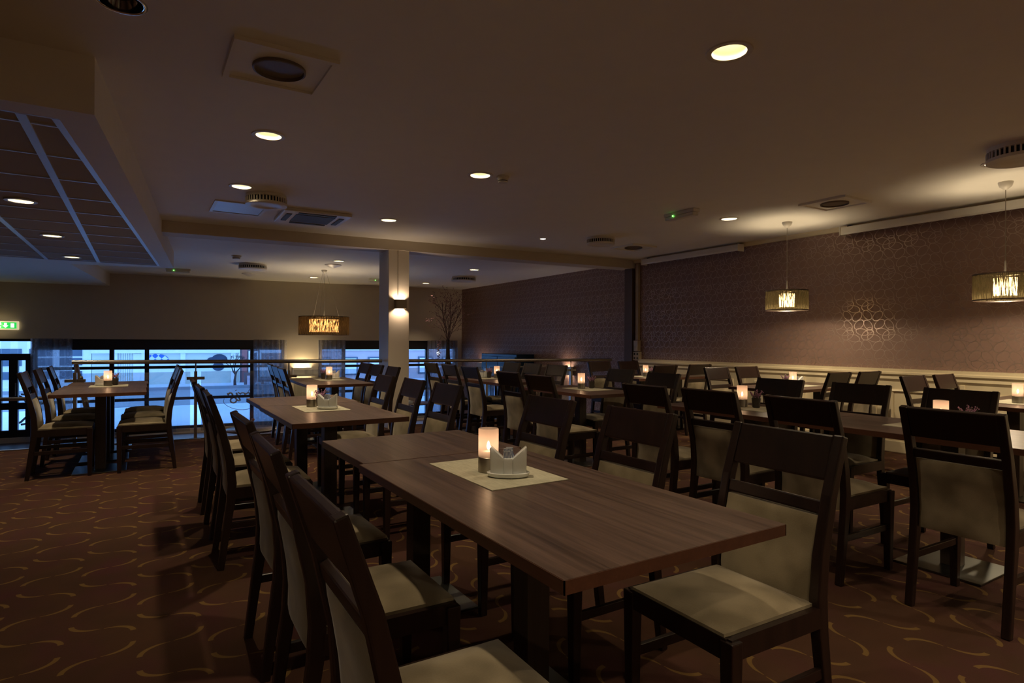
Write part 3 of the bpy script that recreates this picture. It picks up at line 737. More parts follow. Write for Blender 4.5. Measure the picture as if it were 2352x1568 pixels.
# ceiling fixtures
def square_diffuser(p, label, a=.245):
    t = thing('ceiling_diffuser', label, 'air vent', p)
    mb = MB()
    for (x0, x1, y0, y1) in ((-a, a, -a, -a+.03), (-a, a, a-.03, a), (-a, -a+.03, -a+.03, a-.03), (a-.03, a, -a+.03, a-.03)): mb.box(x0, x1, y0, y1, -.022, 0)
    mb.build('frame', 'ceiling_paint', t)
    MB().box(-a+.03, a-.03, -a+.03, a-.03, -.008, 0).build('plate', 'ceiling_paint', t)
    MB().lathe([(.130, -.008), (.130, -.022), (.122, -.024), (.118, -.0095), (.05, -.0085), (0, -.0085)], 32, cap0=False).build('round_cup', 'vent_cup_shaded', t, smooth=True)  # dark colour stands in for the shade of a deeper recessed cup
square_diffuser(atz(642, 154, CE), 'large square ceiling air diffuser with a round cup, beside the tiled soffit')
square_diffuser(atz(1917, 465, CE), 'square ceiling air diffuser with a round cup near the patterned wall', .24)
square_diffuser(atz(1455, 567, CE), 'square ceiling air diffuser close to the corner pilaster', .24)
def valve(p, label, r=.19, h=.10):
    t = thing('round_air_valve', label, 'air vent', p)
    MB().lathe([(r*.97, 0), (r*.97, -h*.25), (r, -h*.3)], 40, cap0=False).build('collar', 'white_plastic', t, smooth=True)
    MB().lathe([(r*.86, 0), (r*.86, -h*.8)], 32).build('core', 'grille_dark', t)
    mb = MB(); n = 40
    for i in range(n):
        a = 2*PI*i/n; mb.tube([(r*.97*math.cos(a), r*.97*math.sin(a), -h*.28), (r*.97*math.cos(a), r*.97*math.sin(a), -h*.78)], .0065, 4)
    mb.build('fins', 'white_plastic', t)
    MB().lathe([(r, -h*.75), (r, -h*.95), (r*.93, -h), (r*.60, -h), (r*.56, -h*.95), (0, -h*.95)], 40, cap0=False).build('disc', 'white_plastic', t, smooth=True)
valve(atz(612, 449, CE), 'round slatted air valve beside the ceiling hatch', .19, .105)
valve(atz(1380, 546, CE), 'round slatted air valve near the tiny spotlight')
valve(atz(2345, 335, CE), 'round slatted air valve above the pendant lamps', .20, .11)
valve(atz(581, 607, CF), 'round slatted air valve over the sunken area, near the drum pendant', .24)
valve(atz(1065, 636, CF), 'round slatted air valve near the branch vase corner', .26)
def detector(p, label, r=.055):
    t = thing('smoke_detector', label, 'smoke detector', p)
    MB().lathe([(r, 0), (r, -.018), (r*.86, -.022), (r*.80, -.038)], 24, cap0=False, cap1=False).build('base', 'white_plastic', t, smooth=True)
    MB().lathe([(r*.74, -.038), (r*.72, -.046)], 24).build('slot', 'grille_dark', t); MB().lathe([(r*.78, -.046), (r*.72, -.056), (0, -.058)], 24, cap0=True).build('cap', 'white_plastic', t, smooth=True)
detector(atz(1155, 405, CE), 'cream smoke detector beside a downlight in the plain ceiling')
detector(atz(543, 587, CF), 'cream smoke detector beyond the beam near the round valve', .075)
def cone(p, label):
    t = tag(MB().lathe([(.15, 0), (.145, -.012), (.03, -.06), (0, -.063)], 28).build('ceiling_cone', 'white_plastic', smooth=True, loc=p), label, 'air vent')
cone(atz(573, 628, CF), 'flat white cone vent next to the round valve over the sunken area'); cone(atz(765, 608, CF), 'flat white cone vent next to the drum pendant canopy')
def emergency(p, rz_, label, w=.42):
    t = thing('emergency_light', label, 'emergency light', p, rz_)
    MB().box(-w/2, w/2, -.05, .05, -.035, 0).build('case', 'white_plastic', t, bevel=.008)
    MB().box(-w/2+.01, w/2-.01, -.045, .045, -.075, -.035).build('cover', 'white_plastic', t, bevel=.015)
    MB().lathe([(.007, 0), (.007, .004)], 10).build('led', 'led_green', t, loc=(-w*.18, -.052, -.04)).rotation_euler.x = PI/2
emergency(atz(1565, 486, CE), -PI/2, 'emergency light box with a green dot on the plain ceiling')
emergency(atz(409, 617, CF), .0, 'emergency light box with a green dot at the end of the soffit')
emergency(atz(868, 640, CF), .0, 'emergency light box on the ceiling beside the column')
# cassette air conditioner
ac = thing('air_conditioner', 'white four way ceiling cassette air conditioner before the beam', 'air conditioner', (1.67, 7.03, CE), -.03)
MB().box(-.36, .36, -.36, .36, -.035, 0).build('panel', 'white_plastic', ac, bevel=.01)
MB().box(-.21, .21, -.21, .21, -.040, -.033).build('intake_grille', 'grille_dark', ac)
for i in range(4):
    o = MB().box(-.20, .20, -.31, -.255, -.042, -.033).build('outlet_flap', 'grille_dark', ac); o.rotation_euler.z = i*PI/2
# hatch
hh = thing('ceiling_hatch', 'square open ceiling hatch frame beside the round valve', 'hatch', (.90, 7.02, CE))
mb = MB()
for (x0, x1, y0, y1) in ((-.26, .26, -.30, -.27), (-.26, .26, .27, .30), (-.26, -.23, -.27, .27), (.23, .26, -.27, .27)): mb.box(x0, x1, y0, y1, -.012, 0)
mb.build('frame', 'white_plastic', hh); MB().box(-.23, .23, -.27, .27, -.006, 0).build('lid', 'tbar', hh)
# chrome cylinder hanging at the ceiling
tg = thing('chrome_downlight', 'unlit recessed downlight with a polished chrome inside, near the soffit corner', 'downlight', DL_CHROME)
MB().lathe([(RAD-.002, .004), (RAD-.002, -.003), (RAD+.003, -.005), (RAD+.012, -.004), (RAD+.013, 0)], 32, cap0=False, cap1=False).build('trim_ring', 'chrome', tg, smooth=True)
MB().lathe([(RAD-.003, -.002), (RAD-.006, .13), (.05, .16), (0, .165)], 32, cap0=False).build('reflector', 'chrome', tg, smooth=True)
# projector screens on the right wall
def screen(y0, y1, label):
    t = thing('projection_screen', label, 'projection screen', (XR, (y0+y1)/2, 0)); L = (y1-y0)/2
    MB().prism([(-.17, 2.525), (-.18, 2.545), (-.17, 2.615), (-.07, 2.62), (-.06, 2.545)], -L, L, 'y').build('case', 'screen_case', t)
    MB().box(-.19, -.05, -L-.006, -L, 2.52, 2.622).build('end_cap', 'screen_case', t); MB().box(-.19, -.05, L, L+.006, 2.52, 2.622).build('end_cap', 'screen_case', t)
    for y in (-L+.06, L-.06): MB().box(-.10, 0, y-.02, y+.02, 2.60, 2.64).build('bracket', 'grille_dark', t)
screen(5.50, 7.40, 'short grey roll up screen case on the patterned wall near the pilaster')
screen(1.75, 4.05, 'long cream roll up screen case on the patterned wall above the pendant lamps')

# ------------------------------------------------------------------ pendants and sconces
def pendant(loc, zb, r, h, label, big=False, watt=PEND_W, ce=CE):
    t = thing('pendant_lamp', label, 'pendant lamp', (loc[0], loc[1], 0))
    MB().lathe([(.055, ce), (.055, ce-.01), (.045, ce-.04), (.015, ce-.065), (0, ce-.07)], 24, cap0=False).build('canopy', 'white_plastic', t, smooth=True)
    MB().tube([(0, 0, ce-.06), (0, 0, zb+h+.10)], .0035, 6).build('cord', 'lamp_metal', t)
    MB().tube([(0, 0, zb+h+.12), (0, 0, zb+h-.02)], .008, 8).build('stem', 'lamp_metal', t)
    mb = MB(); mb.lathe([(r, -h/2), (r, h/2)], 64, cap0=False, cap1=False); mb.build('shade', 'thread_shade', t, smooth=True, loc=(0, 0, zb+h/2))
    for z in (zb, zb+h): MB().lathe([(r+.002, z-.004), (r+.002, z+.006), (r-.004, z+.006), (r-.004, z-.004), (r+.002, z-.004)], 64, cap0=False, cap1=False).build('shade_ring', 'black_wood', t, smooth=True)
    mb = MB()
    for k in range(3):
        a = 2*PI*k/3+.4; mb.tube([(0, 0, zb+h-.01), (r*math.cos(a), r*math.sin(a), zb+h-.01)], .003, 5)
    mb.build('spider', 'lamp_metal', t)
    ri = r*(.58 if big else .36)
    MB().lathe([(ri, zb+h*.16), (ri, zb+h*.86)], 32, cap0=False, cap1=False).build('diffuser', 'diffuser_orange' if big else 'diffuser', t, smooth=True)
    if big:
        for k in range(3):
            a = 2*PI*k/3; MB().tube([(.04*math.cos(a), .04*math.sin(a), ce-.05), (r*.62*math.cos(a), r*.62*math.sin(a), zb+h)], .002, 5).build('wire', 'lamp_metal', t)
        for k in range(3):
            a = 2*PI*k/3; lamp('pendant_bulb', 'POINT', t, (.12*math.cos(a), .12*math.sin(a), zb+h*.45), watt/3, WARM, shadow_soft_size=.05)
    else: lamp('pendant_bulb', 'POINT', t, (0, 0, zb+h*.27), watt, WARM, shadow_soft_size=.05)
    return t
p1, p2, p3 = atz(1808, 510, CE), atz(2310, 418, CE), atz(745, 620, CF)
pendant(p1, 1.615, .232, .225, 'drum pendant with dark thread shade hanging between the two screen cases')
pendant(p2, 1.615, .232, .225, 'drum pendant with dark thread shade hanging before the long screen case')
pendant((p2.x, p2.y-2.1), 1.615, .232, .225, 'drum pendant with dark thread shade past the long screen case', watt=PEND_W*1.3)
pendant((4.3, -.75), 1.615, .232, .225, 'drum pendant with dark thread shade hanging beyond the end of the long table row', watt=PEND_W*2.2)
pendant((-1.0, -1.3), 1.615, .232, .225, 'unseen drum pendant with dark thread shade, added to brighten the soffit face', watt=PEND_W*1.7)  # out-of-view lamp added to brighten the soffit face, chair backs and caddy
pendant(p3, 1.345, .475, .355, 'large drum pendant with glowing orange core hanging over the sunken area', True, PEND_W, CF)

def sconce(root_fn, w, h, d, label, watt, col=WARM2, mat='lamp_metal'):
    t = root_fn('wall_sconce', label, 'wall lamp')
    for x in (-w/2, w/2-.012): MB().box(x, x+.012, -d, 0, -h/2, h/2).build('side', mat, t)
    MB().box(-w/2, w/2, -d-.006, -d, -h/2, h/2).build('front', mat, t, bevel=.003)
    MB().box(-w/2+.02, w/2-.02, -d*.7, -d*.25, -.012, .012).build('bulb', 'bulb_small', t)
    for s_ in (-1, 1):
        l = lamp('sconce_light', 'SPOT', t, (0, -d*.5, s_*.03), watt, col, spot_size=math.radians(140), spot_blend=.5, shadow_soft_size=.025)
        if s_ > 0: l.rotation_euler.x = PI
    return t
sconce(lambda n, l, c: thing(n, l, c, (3.115, by(3.115)-.001, 1.75), BA), .155, .125, .09, 'small curved wall lamp throwing light up and down the beige column', SCONCE_W*1.5, (1, .72, .48))
wl = atx(1306, 851, XR)
sconce(lambda n, l, c: thing(n, l, c, (XR, wl.y, wl.z), -PI/2), .34, .17, .10, 'box wall lamp on the patterned wall, seen under the handrail near the pilaster', SCONCE_W)
wl2 = atx(1112, 850, XR)
sconce(lambda n, l, c: thing(n, l, c, (XR, wl2.y, wl2.z+.1), -PI/2), .34, .17, .10, 'box wall lamp on the patterned wall beyond the blue cabinet', SCONCE_W)
c_, s_ = math.cos(WA), math.sin(WA)
sl = sconce(lambda n, l, c: thing(n, l, c, (3.28*c_, WC+3.28*s_, .50), WA), .44, .20, .12, 'glowing box wall lamp low on the wall between two curtains', SCONCE_W*5, (1, .74, .34), 'sconce_white')
MB().box(-.21, .21, -.11, -.01, -.06, -.055).build('glow_plate', 'bulb', sl)
# panel below that lamp
pn = wroot('wall_panel', 'pale panelled box on the wall below the low glowing lamp', 'panel', 3.29, 0)
MB().box(-.34, .34, -.05, 0, LOWZ, .36).build('body', 'cream_paint', pn); MB().box(-.30, .30, -.06, -.05, LOWZ+.1, .30).build('face', 'cream_paint', pn, bevel=.004)

# ------------------------------------------------------------------ chairs
def chair_proto():
    t = thing('dining_chair', 'x', 'chair')
    hw = .205
    prof = [(-.245, 0), (-.225, .16), (-.198, .36), (-.192, .46), (-.203, .58), (-.245, .76), (-.305, .94)]
    th = [.016, .018, .022, .023, .021, .018, .014]
    for s in (-1, 1):
        a, b_ = sorted((s*hw, s*(hw-.034)))
        MB().sweep(prof, th, a, b_).build('leg', 'chair_wood', t, bevel=.005)
    for s in (-1, 1):
        o = s*.195
        MB().add([(.205+dx*k, o+dy*k-s*.0, z) for z, k in ((0, .72), (.43, 1)) for dx, dy in ((-.022, -.022), (.022, -.022), (.022, .022), (-.022, .022))],
                 [(3, 2, 1, 0), (4, 5, 6, 7), (0, 1, 5, 4), (1, 2, 6, 5), (2, 3, 7, 6), (3, 0, 4, 7)]).build('leg', 'chair_wood', t, bevel=.004)
    MB().box(-.18, .215, -.205, -.183, .375, .435).box(-.18, .215, .183, .205, .375, .435).box(.198, .222, -.19, .19, .375, .435).box(-.2, -.18, -.18, .18, .375, .435).build('seat_frame', 'chair_wood', t)
    def bx(z):      # back line x at height z
        for (x0, z0), (x1, z1) in zip(prof[:-1], prof[1:]):
            if z0 <= z <= z1: return x0+(x1-x0)*(z-z0)/(z1-z0)
        return prof[-1][0]
    w = hw-.034
    MB().sweep([(bx(z), z) for z in (.802, .87, .938)], .012, -w-.002, w+.002).build('top_rail', 'chair_wood', t, bevel=.006)
    MB().sweep([(bx(z), z) for z in (.702, .742)], .012, -w-.002, w+.002).build('cross_rail', 'chair_wood', t, bevel=.005)
    for s in (-1, 1): MB().box(-.215, .2, s*.19-.009, s*.19+.009, .215, .248).build('stretcher', 'chair_wood', t, bevel=.003)
    # upholstered back: grid front and rear
    zs = [.37, .40, .46, .54, .62, .68, .698]; ns = 8; mb = MB()
    for side in (1, -1):
        for i, z in enumerate(zs):
            for k in range(ns+1):
                y = -w+.002+(2*w-.004)*k/ns; eg = min(1, 4*k/ns, 4*(1-k/ns)); ez = .35 if i in (0, len(zs)-1) else (.85 if i in (1, len(zs)-2) else 1)
                mb.v.append((bx(z)+side*(.006+.018*ez*(eg**.5))+(.006 if side > 0 else 0), y, z))
    L = len(zs)*(ns+1)
    for sd in (0, 1):
        for i in range(len(zs)-1):
            for k in range(ns):
                a = sd*L+i*(ns+1)+k; mb.f.append((a, a+1, a+ns+2, a+ns+1))
    rim = [i*(ns+1) for i in range(len(zs))]+[(len(zs)-1)*(ns+1)+k for k in range(1, ns+1)]+[i*(ns+1)+ns for i in reversed(range(len(zs)-1))]+[k for k in reversed(range(1, ns))]
    for i in range(len(rim)): j = (i+1) % len(rim); mb.f.append((rim[i], rim[j], L+rim[j], L+rim[i]))
    mb.build('backrest', 'suede', t, smooth=True)
    # seat pad
    mb = MB(); nx, ny = 8, 8; x0, x1, y0, y1 = -.176, .218, -.182, .182
    for i in range(nx+1):
        for k in range(ny+1):
            u, v = i/nx, k/ny; e_ = min(1, 5*min(u, 1-u))*min(1, 5*min(v, 1-v)); mb.v.append((x0+(x1-x0)*u, y0+(y1-y0)*v, .444+.024*e_**.6+.006*math.sin(PI*u)*math.sin(PI*v)))
    for i in range(nx):
        for k in range(ny): a = i*(ny+1)+k; mb.f.append((a, a+ny+1, a+ny+2, a+1))
    rim = [k for k in range(ny)]+[i*(ny+1)+ny for i in range(nx)]+[nx*(ny+1)+k for k in reversed(range(1, ny+1))]+[i*(ny+1) for i in reversed(range(1, nx+1))]
    b0 = len(mb.v)
    for r in rim: x, y, z = mb.v[r]; mb.v.append((x, y, .425))
    for i in range(len(rim)): j = (i+1) % len(rim); mb.f.append((rim[i], rim[j], b0+j, b0+i))
    mb.f.append(tuple(b0+i for i in range(len(rim))))
    mb.build('seat', 'suede', t, smooth=True)
    return t
CH = chair_proto(); ch_first = True
BACK = .305
def chair_top(x, y, face, label, group):      # x,y of the middle of the backrest's top edge; face: angle the sitter looks
    global ch_first
    rnd = random.uniform(-.03, .03)
    ox, oy = x+BACK*math.cos(face), y+BACK*math.sin(face)
    if ch_first: t = CH; t.location = (ox, oy, 0); t.rotation_euler.z = face+rnd; t['label'] = label; t['group'] = group; ch_first = False; return t
    return dup(CH, (ox, oy, 0), face+rnd, label, group)
E_, N_, W_, S_ = 0, PI/2, PI, -PI/2
def row(pts, face, label, group, ords):
    for (x, y), o in zip(pts, ords): chair_top(x, y, face, label+', '+o, group)
O3 = ('farthest from the railing', 'middle of three', 'nearest the railing')
O4 = ('farthest from the railing', 'third from the railing', 'second from the railing', 'nearest the railing')
OW = ('away from the wall', 'nearer the wall')
row([(.285, 1.19), (.305, 1.85), (.33, 2.51)], E_, 'dark chair on the carpet side of the sugar packet table', 'chairs on the carpet side of the sugar packet table', O3)
row([(1.87, 1.25), (1.85, 1.92), (1.83, 2.56)], W_, 'dark chair on the inner side of the sugar packet table', 'chairs on the inner side of the sugar packet table', O3)
row([(.32, 3.74), (.325, 4.32), (.33, 4.94)], E_, 'dark chair on the carpet side of the heather caddy table', 'chairs on the carpet side of the heather table', O3)
row([(1.80, 3.72), (1.81, 4.34), (1.80, 4.95)], W_, 'dark chair on the column side of the heather caddy table', 'chairs on the column side of the heather table', O3)
row([(1.27, 6.67), (1.32, 7.30), (1.37, 7.90)], E_-.03, 'dark chair with blue window sheen by the glowing wall lamp table', 'chairs on the window lit side of the railing table', O3)
row([(2.49, 6.58), (2.51, 7.18), (2.56, 7.78)], W_-.03, 'dark chair on the column side of the glowing wall lamp table', 'chairs on the column side of the railing table', O3)
row([(-.89, 6.85), (-.86, 7.53), (-.83, 8.18)], E_, 'dark chair on the glazed door side of the stair handrail table', 'chairs on the door side of the stair handrail table', O3)
row([(.36, 6.82), (.37, 7.45), (.39, 8.05)], W_, 'dark chair facing the glazed door at the stair handrail table', 'chairs facing the door at the stair handrail table', O3)
row([(3.26, 6.20), (3.32, 6.87), (3.36, 7.52)], E_, 'dark chair on the column side of the blue cabinet table', 'chairs on the column side of the cabinet table', O3)
row([(4.50, 6.16), (4.50, 6.72), (4.51, 7.25)], W_, 'dark chair on the wall lamp side of the blue cabinet table', 'chairs facing the column at the cabinet table', O3)
row([(2.97, 4.36), (3.03, 4.97)], E_, 'dark chair on the column side of the short candle table', 'chairs on the column side of the short table', (O3[0], O3[2]))
row([(4.24, 4.09), (4.43, 4.90)], W_, 'dark chair on the patterned wall side of the short candle table', 'chairs on the wall side of the short table', (O3[0], O3[2]))
row([(3.02, 1.22), (2.97, 1.90), (2.97, 2.51), (2.94, 3.03)], E_, 'dark chair on the inner side of the long table row', 'chairs on the inner side of the long table', O4)
row([(4.42, 1.74), (4.40, 2.34), (4.40, 2.98)], W_, 'dark chair on the panelled wall side of the long table row', 'chairs on the wall side of the long table', O3)
row([(5.79, 6.90), (6.40, 6.93)], S_, 'dark chair with its back to the railing at the pilaster table', 'chairs on the railing side of the pilaster table', OW)
row([(5.68, 5.45), (6.35, 5.47)], N_, 'dark chair facing the railing at the pilaster table', 'chairs facing the railing at the pilaster table', OW)
row([(5.76, 4.74), (6.31, 4.74)], S_, 'dark chair, back to the railing, at the table between screen cases', 'chairs on the railing side of the pendant table', OW)
row([(5.89, 3.34), (6.41, 3.32)], N_, 'dark chair facing the railing at the table between screen cases', 'chairs facing the railing at the pendant table', OW)
row([(5.91, 2.70), (6.51, 2.70)], S_, 'dark chair behind the table under the long screen case', 'chairs at the wall table under the long screen case', OW)

# ------------------------------------------------------------------ tables
TH_ = .745
def table(x0, x1, y0, y1, label, group=None, rot=0, posts=None, axis='y'):
    cx, cy = (x0+x1)/2, (y0+y1)/2; t = thing('dining_table', label, 'table', (cx, cy, 0), rot, group)
    a, b_ = (x1-x0)/2, (y1-y0)/2
    MB().box(-a+.002, a-.002, -b_+.002, b_-.002, TH_-.03, TH_).build('tabletop', 'table_wood' if axis == 'y' else 'table_wood_x', t)
    mb = MB(); o = .0008
    for (xa, xb, ya, yb) in ((-a, a, -b_, -b_+.003), (-a, a, b_-.003, b_), (-a, -a+.003, -b_, b_), (a-.003, a, -b_, b_)): mb.box(xa, xb, ya, yb, TH_-.0305, TH_-.001)
    mb.build('edge_band', 'table_edge', t)
    if posts is None: posts = [0] if axis == 'y' else [-.5, .5]
    for k in posts:
        px, py = (0, k*b_) if axis == 'y' else (k*a, 0)
        MB().box(px-.043, px+.043, py-.043, py+.043, .012, TH_-.042).build('leg', 'post_wood', t, bevel=.003)
        MB().box(px-.21, px+.21, py-.21, py+.21, 0, .012).build('base_plate', 'base_steel', t, bevel=.003)
        MB().box(px-.16, px+.16, py-.16, py+.16, TH_-.042, TH_-.03).build('top_plate', 'grille_dark', t)
    return t
table(.735, 1.475, .98, 2.325, 'long dark walnut table carrying the sugar packet caddy on a pale mat')
table(.755, 1.495, 2.329, 2.965, 'square dark walnut table pushed end on to the sugar packet table')
table(.755, 1.48, 3.64, 4.75, 'dark walnut table carrying heather flowers and a caddy on a pale mat')
table(.765, 1.50, 4.754, 5.47, 'square dark walnut table pushed end on to the heather and caddy table')
table(1.57, 2.31, 6.72, 7.42, 'square dark walnut table by the railing, its end catching the glowing wall lamp', rot=-.03)
table(1.60, 2.34, 7.424, 8.12, 'square dark walnut table against the railing near the column, glowing wall lamp beyond', rot=-.03)
table(-.68, .06, 6.60, 7.23, 'square dark walnut table at the carpet end of the stair handrail row', 'tables of the stair handrail row')
table(-.67, .07, 7.234, 7.86, 'square dark walnut table with candle in the middle of the stair handrail row', 'tables of the stair handrail row')
table(-.65, .09, 7.864, 8.42, 'square dark walnut table against the railing in the stair handrail row', 'tables of the stair handrail row')
table(3.56, 4.26, 6.05, 6.85, 'square dark walnut table at the carpet end of the row before the blue cabinet')
table(3.57, 4.27, 6.854, 7.65, 'dark walnut table with caddy against the railing before the blue cabinet')
table(3.50, 4.17, 4.28, 5.42, 'short dark walnut table with a candle and flower pot, near the box wall lamp')
table(3.46, 4.20, .86, 2.22, 'dark walnut table at the long row with purple heather, nearer the screen case side')
table(3.47, 4.21, 2.224, 3.42, 'dark walnut table at the long row with candle and dark flower pot')
table(5.62, 7.10, 5.87, 6.57, 'dark walnut wall table beside the pilaster and sockets', axis='x')
table(5.58, 7.10, 3.70, 4.42, 'dark walnut wall table under the pendant at the end of the long screen case', axis='x')
table(5.65, 7.10, 1.62, 2.34, 'dark walnut wall table under the pendant before the long screen case', axis='x')

# ------------------------------------------------------------------ tableware
def mat(x, y, rot, label, w=.31, l=.50): 
    m = MB().box(-w/2, w/2, -l/2, l/2, 0, .003).build('placemat', 'woven_mat', loc=(x, y, TH_), rotz=rot); tag(m, label, 'placemat')
def candle_proto():
    t = thing('candle_holder', 'x', 'candle holder')
    MB().lathe([(.036, 0), (.0385, .002), (.0385, .055), (.036, .057), (.034, .055)], 28, cap1=False).build('metal_base', 'candle_metal', t, smooth=True)
    MB().lathe([(.0365, .054), (.0375, .06), (.0375, .158), (.036, .160)], 32, cap0=False, cap1=False).build('glass_cylinder', 'frosted_glass', t, smooth=True)
    MB().lathe([(.02, .056), (.02, .075), (0, .075)], 16).build('candle', 'wax', t)
    MB().lathe([(0, .080), (.005, .086), (.0065, .096), (.003, .108), (0, .114)], 10).build('flame', 'flame', t, smooth=True)
    return t
CD = candle_proto(); cd_first = True
def candle(x, y, label):
    global cd_first
    if cd_first: t = CD; t.location = (x, y, TH_+.003); t['label'] = label; cd_first = False
    else: t = dup(CD, (x, y, TH_+.003), 0, label)
    lamp('candle_light', 'POINT', t, (0, 0, .125), CANDLE_W, (1, .58, .30), shadow_soft_size=.012)
def caddy_proto():
    t = thing('sugar_caddy', 'x', 'caddy')
    MB().lathe([(.062, 0), (.072, .004), (.078, .016), (.073, .018), (.068, .010), (0, .009)], 32).build('dish', 'porcelain', t, smooth=True).scale = (1, .62, 1)
    for s in (-1, 1):
        MB().prism([(s*.064, .012), (s*.016, .012), (s*.016, .066), (s*.062, .108), (s*.066, .104)], -.022, .022, 'y').build('wing', 'porcelain', t, bevel=.003, smooth=True)
    MB().box(-.016, .016, -.026, .022, .012, .068).build('middle_cup', 'porcelain', t, bevel=.004, smooth=True)
    return t
CA = caddy_proto(); ca_first = True
def caddy(x, y, rot, label, sugar=False):
    global ca_first
    if ca_first: t = CA; t.location = (x, y, TH_+.003); t.rotation_euler.z = rot; t['label'] = label; ca_first = False
    else: t = dup(CA, (x, y, TH_+.003), rot, label)
    return t
# flower pot with heather
def heather_proto():
    t = thing('heather_pot', 'x', 'flowers'); rnd = random.Random(4)
    MB().lathe([(.020, 0), (.026, .004), (.032, .07), (.034, .072), (.031, .070), (.03, .06)], 20, cap1=False).build('pot', 'pot_dark', t, smooth=True)
    st = MB(); fl = MB()
    for k in range(22):
        a = rnd.uniform(0, 2*PI); r = rnd.uniform(.005, .05); h = rnd.uniform(.09, .135)
        st.tube([(.3*r*math.cos(a), .3*r*math.sin(a), .05), (r*math.cos(a), r*math.sin(a), h)], .0014, 4)
        for j in range(6):
            q = .55+.45*j/6; px, py, pz = r*q*math.cos(a)+rnd.uniform(-.006, .006), r*q*math.sin(a)+rnd.uniform(-.006, .006), .05+(h-.05)*q+rnd.uniform(0, .006)
            fl.lathe([(0, pz-.004), (.0045, pz), (0, pz+.005)], 5, (px, py))
    st.build('stems', 'heather_green', t); fl.build('blossoms', 'heather', t); return t
HE = heather_proto(); he_first = True
def heather(x, y, label, rot=0):
    global he_first
    if he_first: t = HE; t.location = (x, y, TH_+.003); t['label'] = label; he_first = False
    else: t = dup(HE, (x, y, TH_+.003), rot, label)
    return t

mat(1.13, 1.94, 0, 'pale woven placemat under the sugar packet caddy')
candle(1.105, 1.945, 'frosted glass candle holder lit beside the sugar packet caddy')
ca = caddy(1.125, 1.835, -.56, 'white porcelain caddy filled with striped sugar packets')
for i, (x, z, r) in enumerate(((-.013, .072, .05), (-.006, .080, -.08), (.001, .074, .12), (.007, .082, .02), (.012, .073, -.1))):
    o = MB().box(-.0125, .0125, -.0015, .0015, -.03, .022).build('sugar_packet', 'sugar_paper', ca, loc=(x*.5, -.016+i*.007, z)); o.rotation_euler.y = r
    mb = MB()
    for k in range(5): mb.prism([(-.0115+k*.005, .020), (-.0095+k*.005, .020), (-.0035+k*.005-.001, -.004), (-.0055+k*.005-.001, -.004)], -.0019, -.0016, 'y')
    mb.build('stripe', 'sugar_stripe', o)
mat(1.11, 4.40, 0, 'pale placemat under the heather flowers and caddy', .31, .44)
candle(1.075, 4.51, 'frosted glass candle holder standing behind the heather flowers')
heather(1.115, 4.42, 'small pot of pink heather leaning on the white caddy')
caddy(1.135, 4.31, -.56, 'white porcelain caddy standing beside the pink heather')
mat(2.02, 7.62, -.03, 'pale placemat on the table before the glowing wall lamp')
candle(2.02, 7.60, 'frosted candle holder lit before the glowing wall lamp'); heather(1.985, 7.74, 'dark flower pot behind the candle before the glowing wall lamp'); caddy(2.115, 7.72, -.56, 'white caddy on the table before the glowing wall lamp')
mat(-.27, 7.62, PI/2, 'pale placemat on the stair handrail table', .34, .34)
candle(-.28, 7.60, 'frosted candle holder lit on the stair handrail table'); heather(-.22, 7.72, 'dark flower pot behind the candle on the stair handrail table'); caddy(-.33, 7.72, -.3, 'white caddy behind the candle on the stair handrail table')
mat(3.92, 7.0, 0, 'pale placemat on the railing table before the blue cabinet')
candle(4.03, 6.88, 'frosted candle holder lit before the blue cabinet'); heather(3.97, 6.98, 'dark flower pot beside the caddy before the blue cabinet'); caddy(3.91, 7.06, -.56, 'white caddy with napkins on the railing table before the blue cabinet')
mat(3.93, 4.86, 0, 'pale placemat on the short table with a candle and pot', .31, .46)
candle(3.90, 4.92, 'frosted candle holder lit on the short table near the box wall lamp'); heather(4.02, 4.90, 'dark pot of heather on the short table near the box wall lamp')
mat(6.15, 6.25, PI/2, 'pale placemat on the wall table by the pilaster')
candle(6.08, 6.22, 'frosted candle holder lit on the wall table by the pilaster'); heather(6.19, 6.22, 'pink heather pot on the wall table by the pilaster'); caddy(6.30, 6.24, -.56, 'white caddy on the wall table by the pilaster')
mat(6.32, 4.08, PI/2, 'pale placemat on the wall table under the pendant at the screen case end')
candle(6.22, 4.06, 'frosted candle holder lit under the pendant at the screen case end'); heather(6.14, 4.10, 'pink heather pot under the pendant at the screen case end'); caddy(6.34, 4.09, -.56, 'white caddy under the pendant at the screen case end')
mat(3.86, 2.88, 0, 'pale placemat under the dark flower pot on the long table', .31, .46)
candle(3.87, 2.94, 'frosted candle holder lit beside the dark flower pot on the long table'); heather(3.90, 2.84, 'dark flower pot beside the candle on the long table')
mat(3.90, 1.62, 0, 'pale placemat under the purple heather on the long table', .32, .5)
candle(3.88, 1.62, 'frosted candle holder lit beside the purple heather on the long table'); heather(3.99, 1.53, 'purple heather standing on the long table nearer the screen case')
mat(6.22, 2.02, PI/2, 'pale placemat on the wall table under the long screen case')
candle(6.12, 2.0, 'frosted candle holder lit on the wall table under the long screen case'); heather(6.26, 2.02, 'heather pot on the wall table under the long screen case')

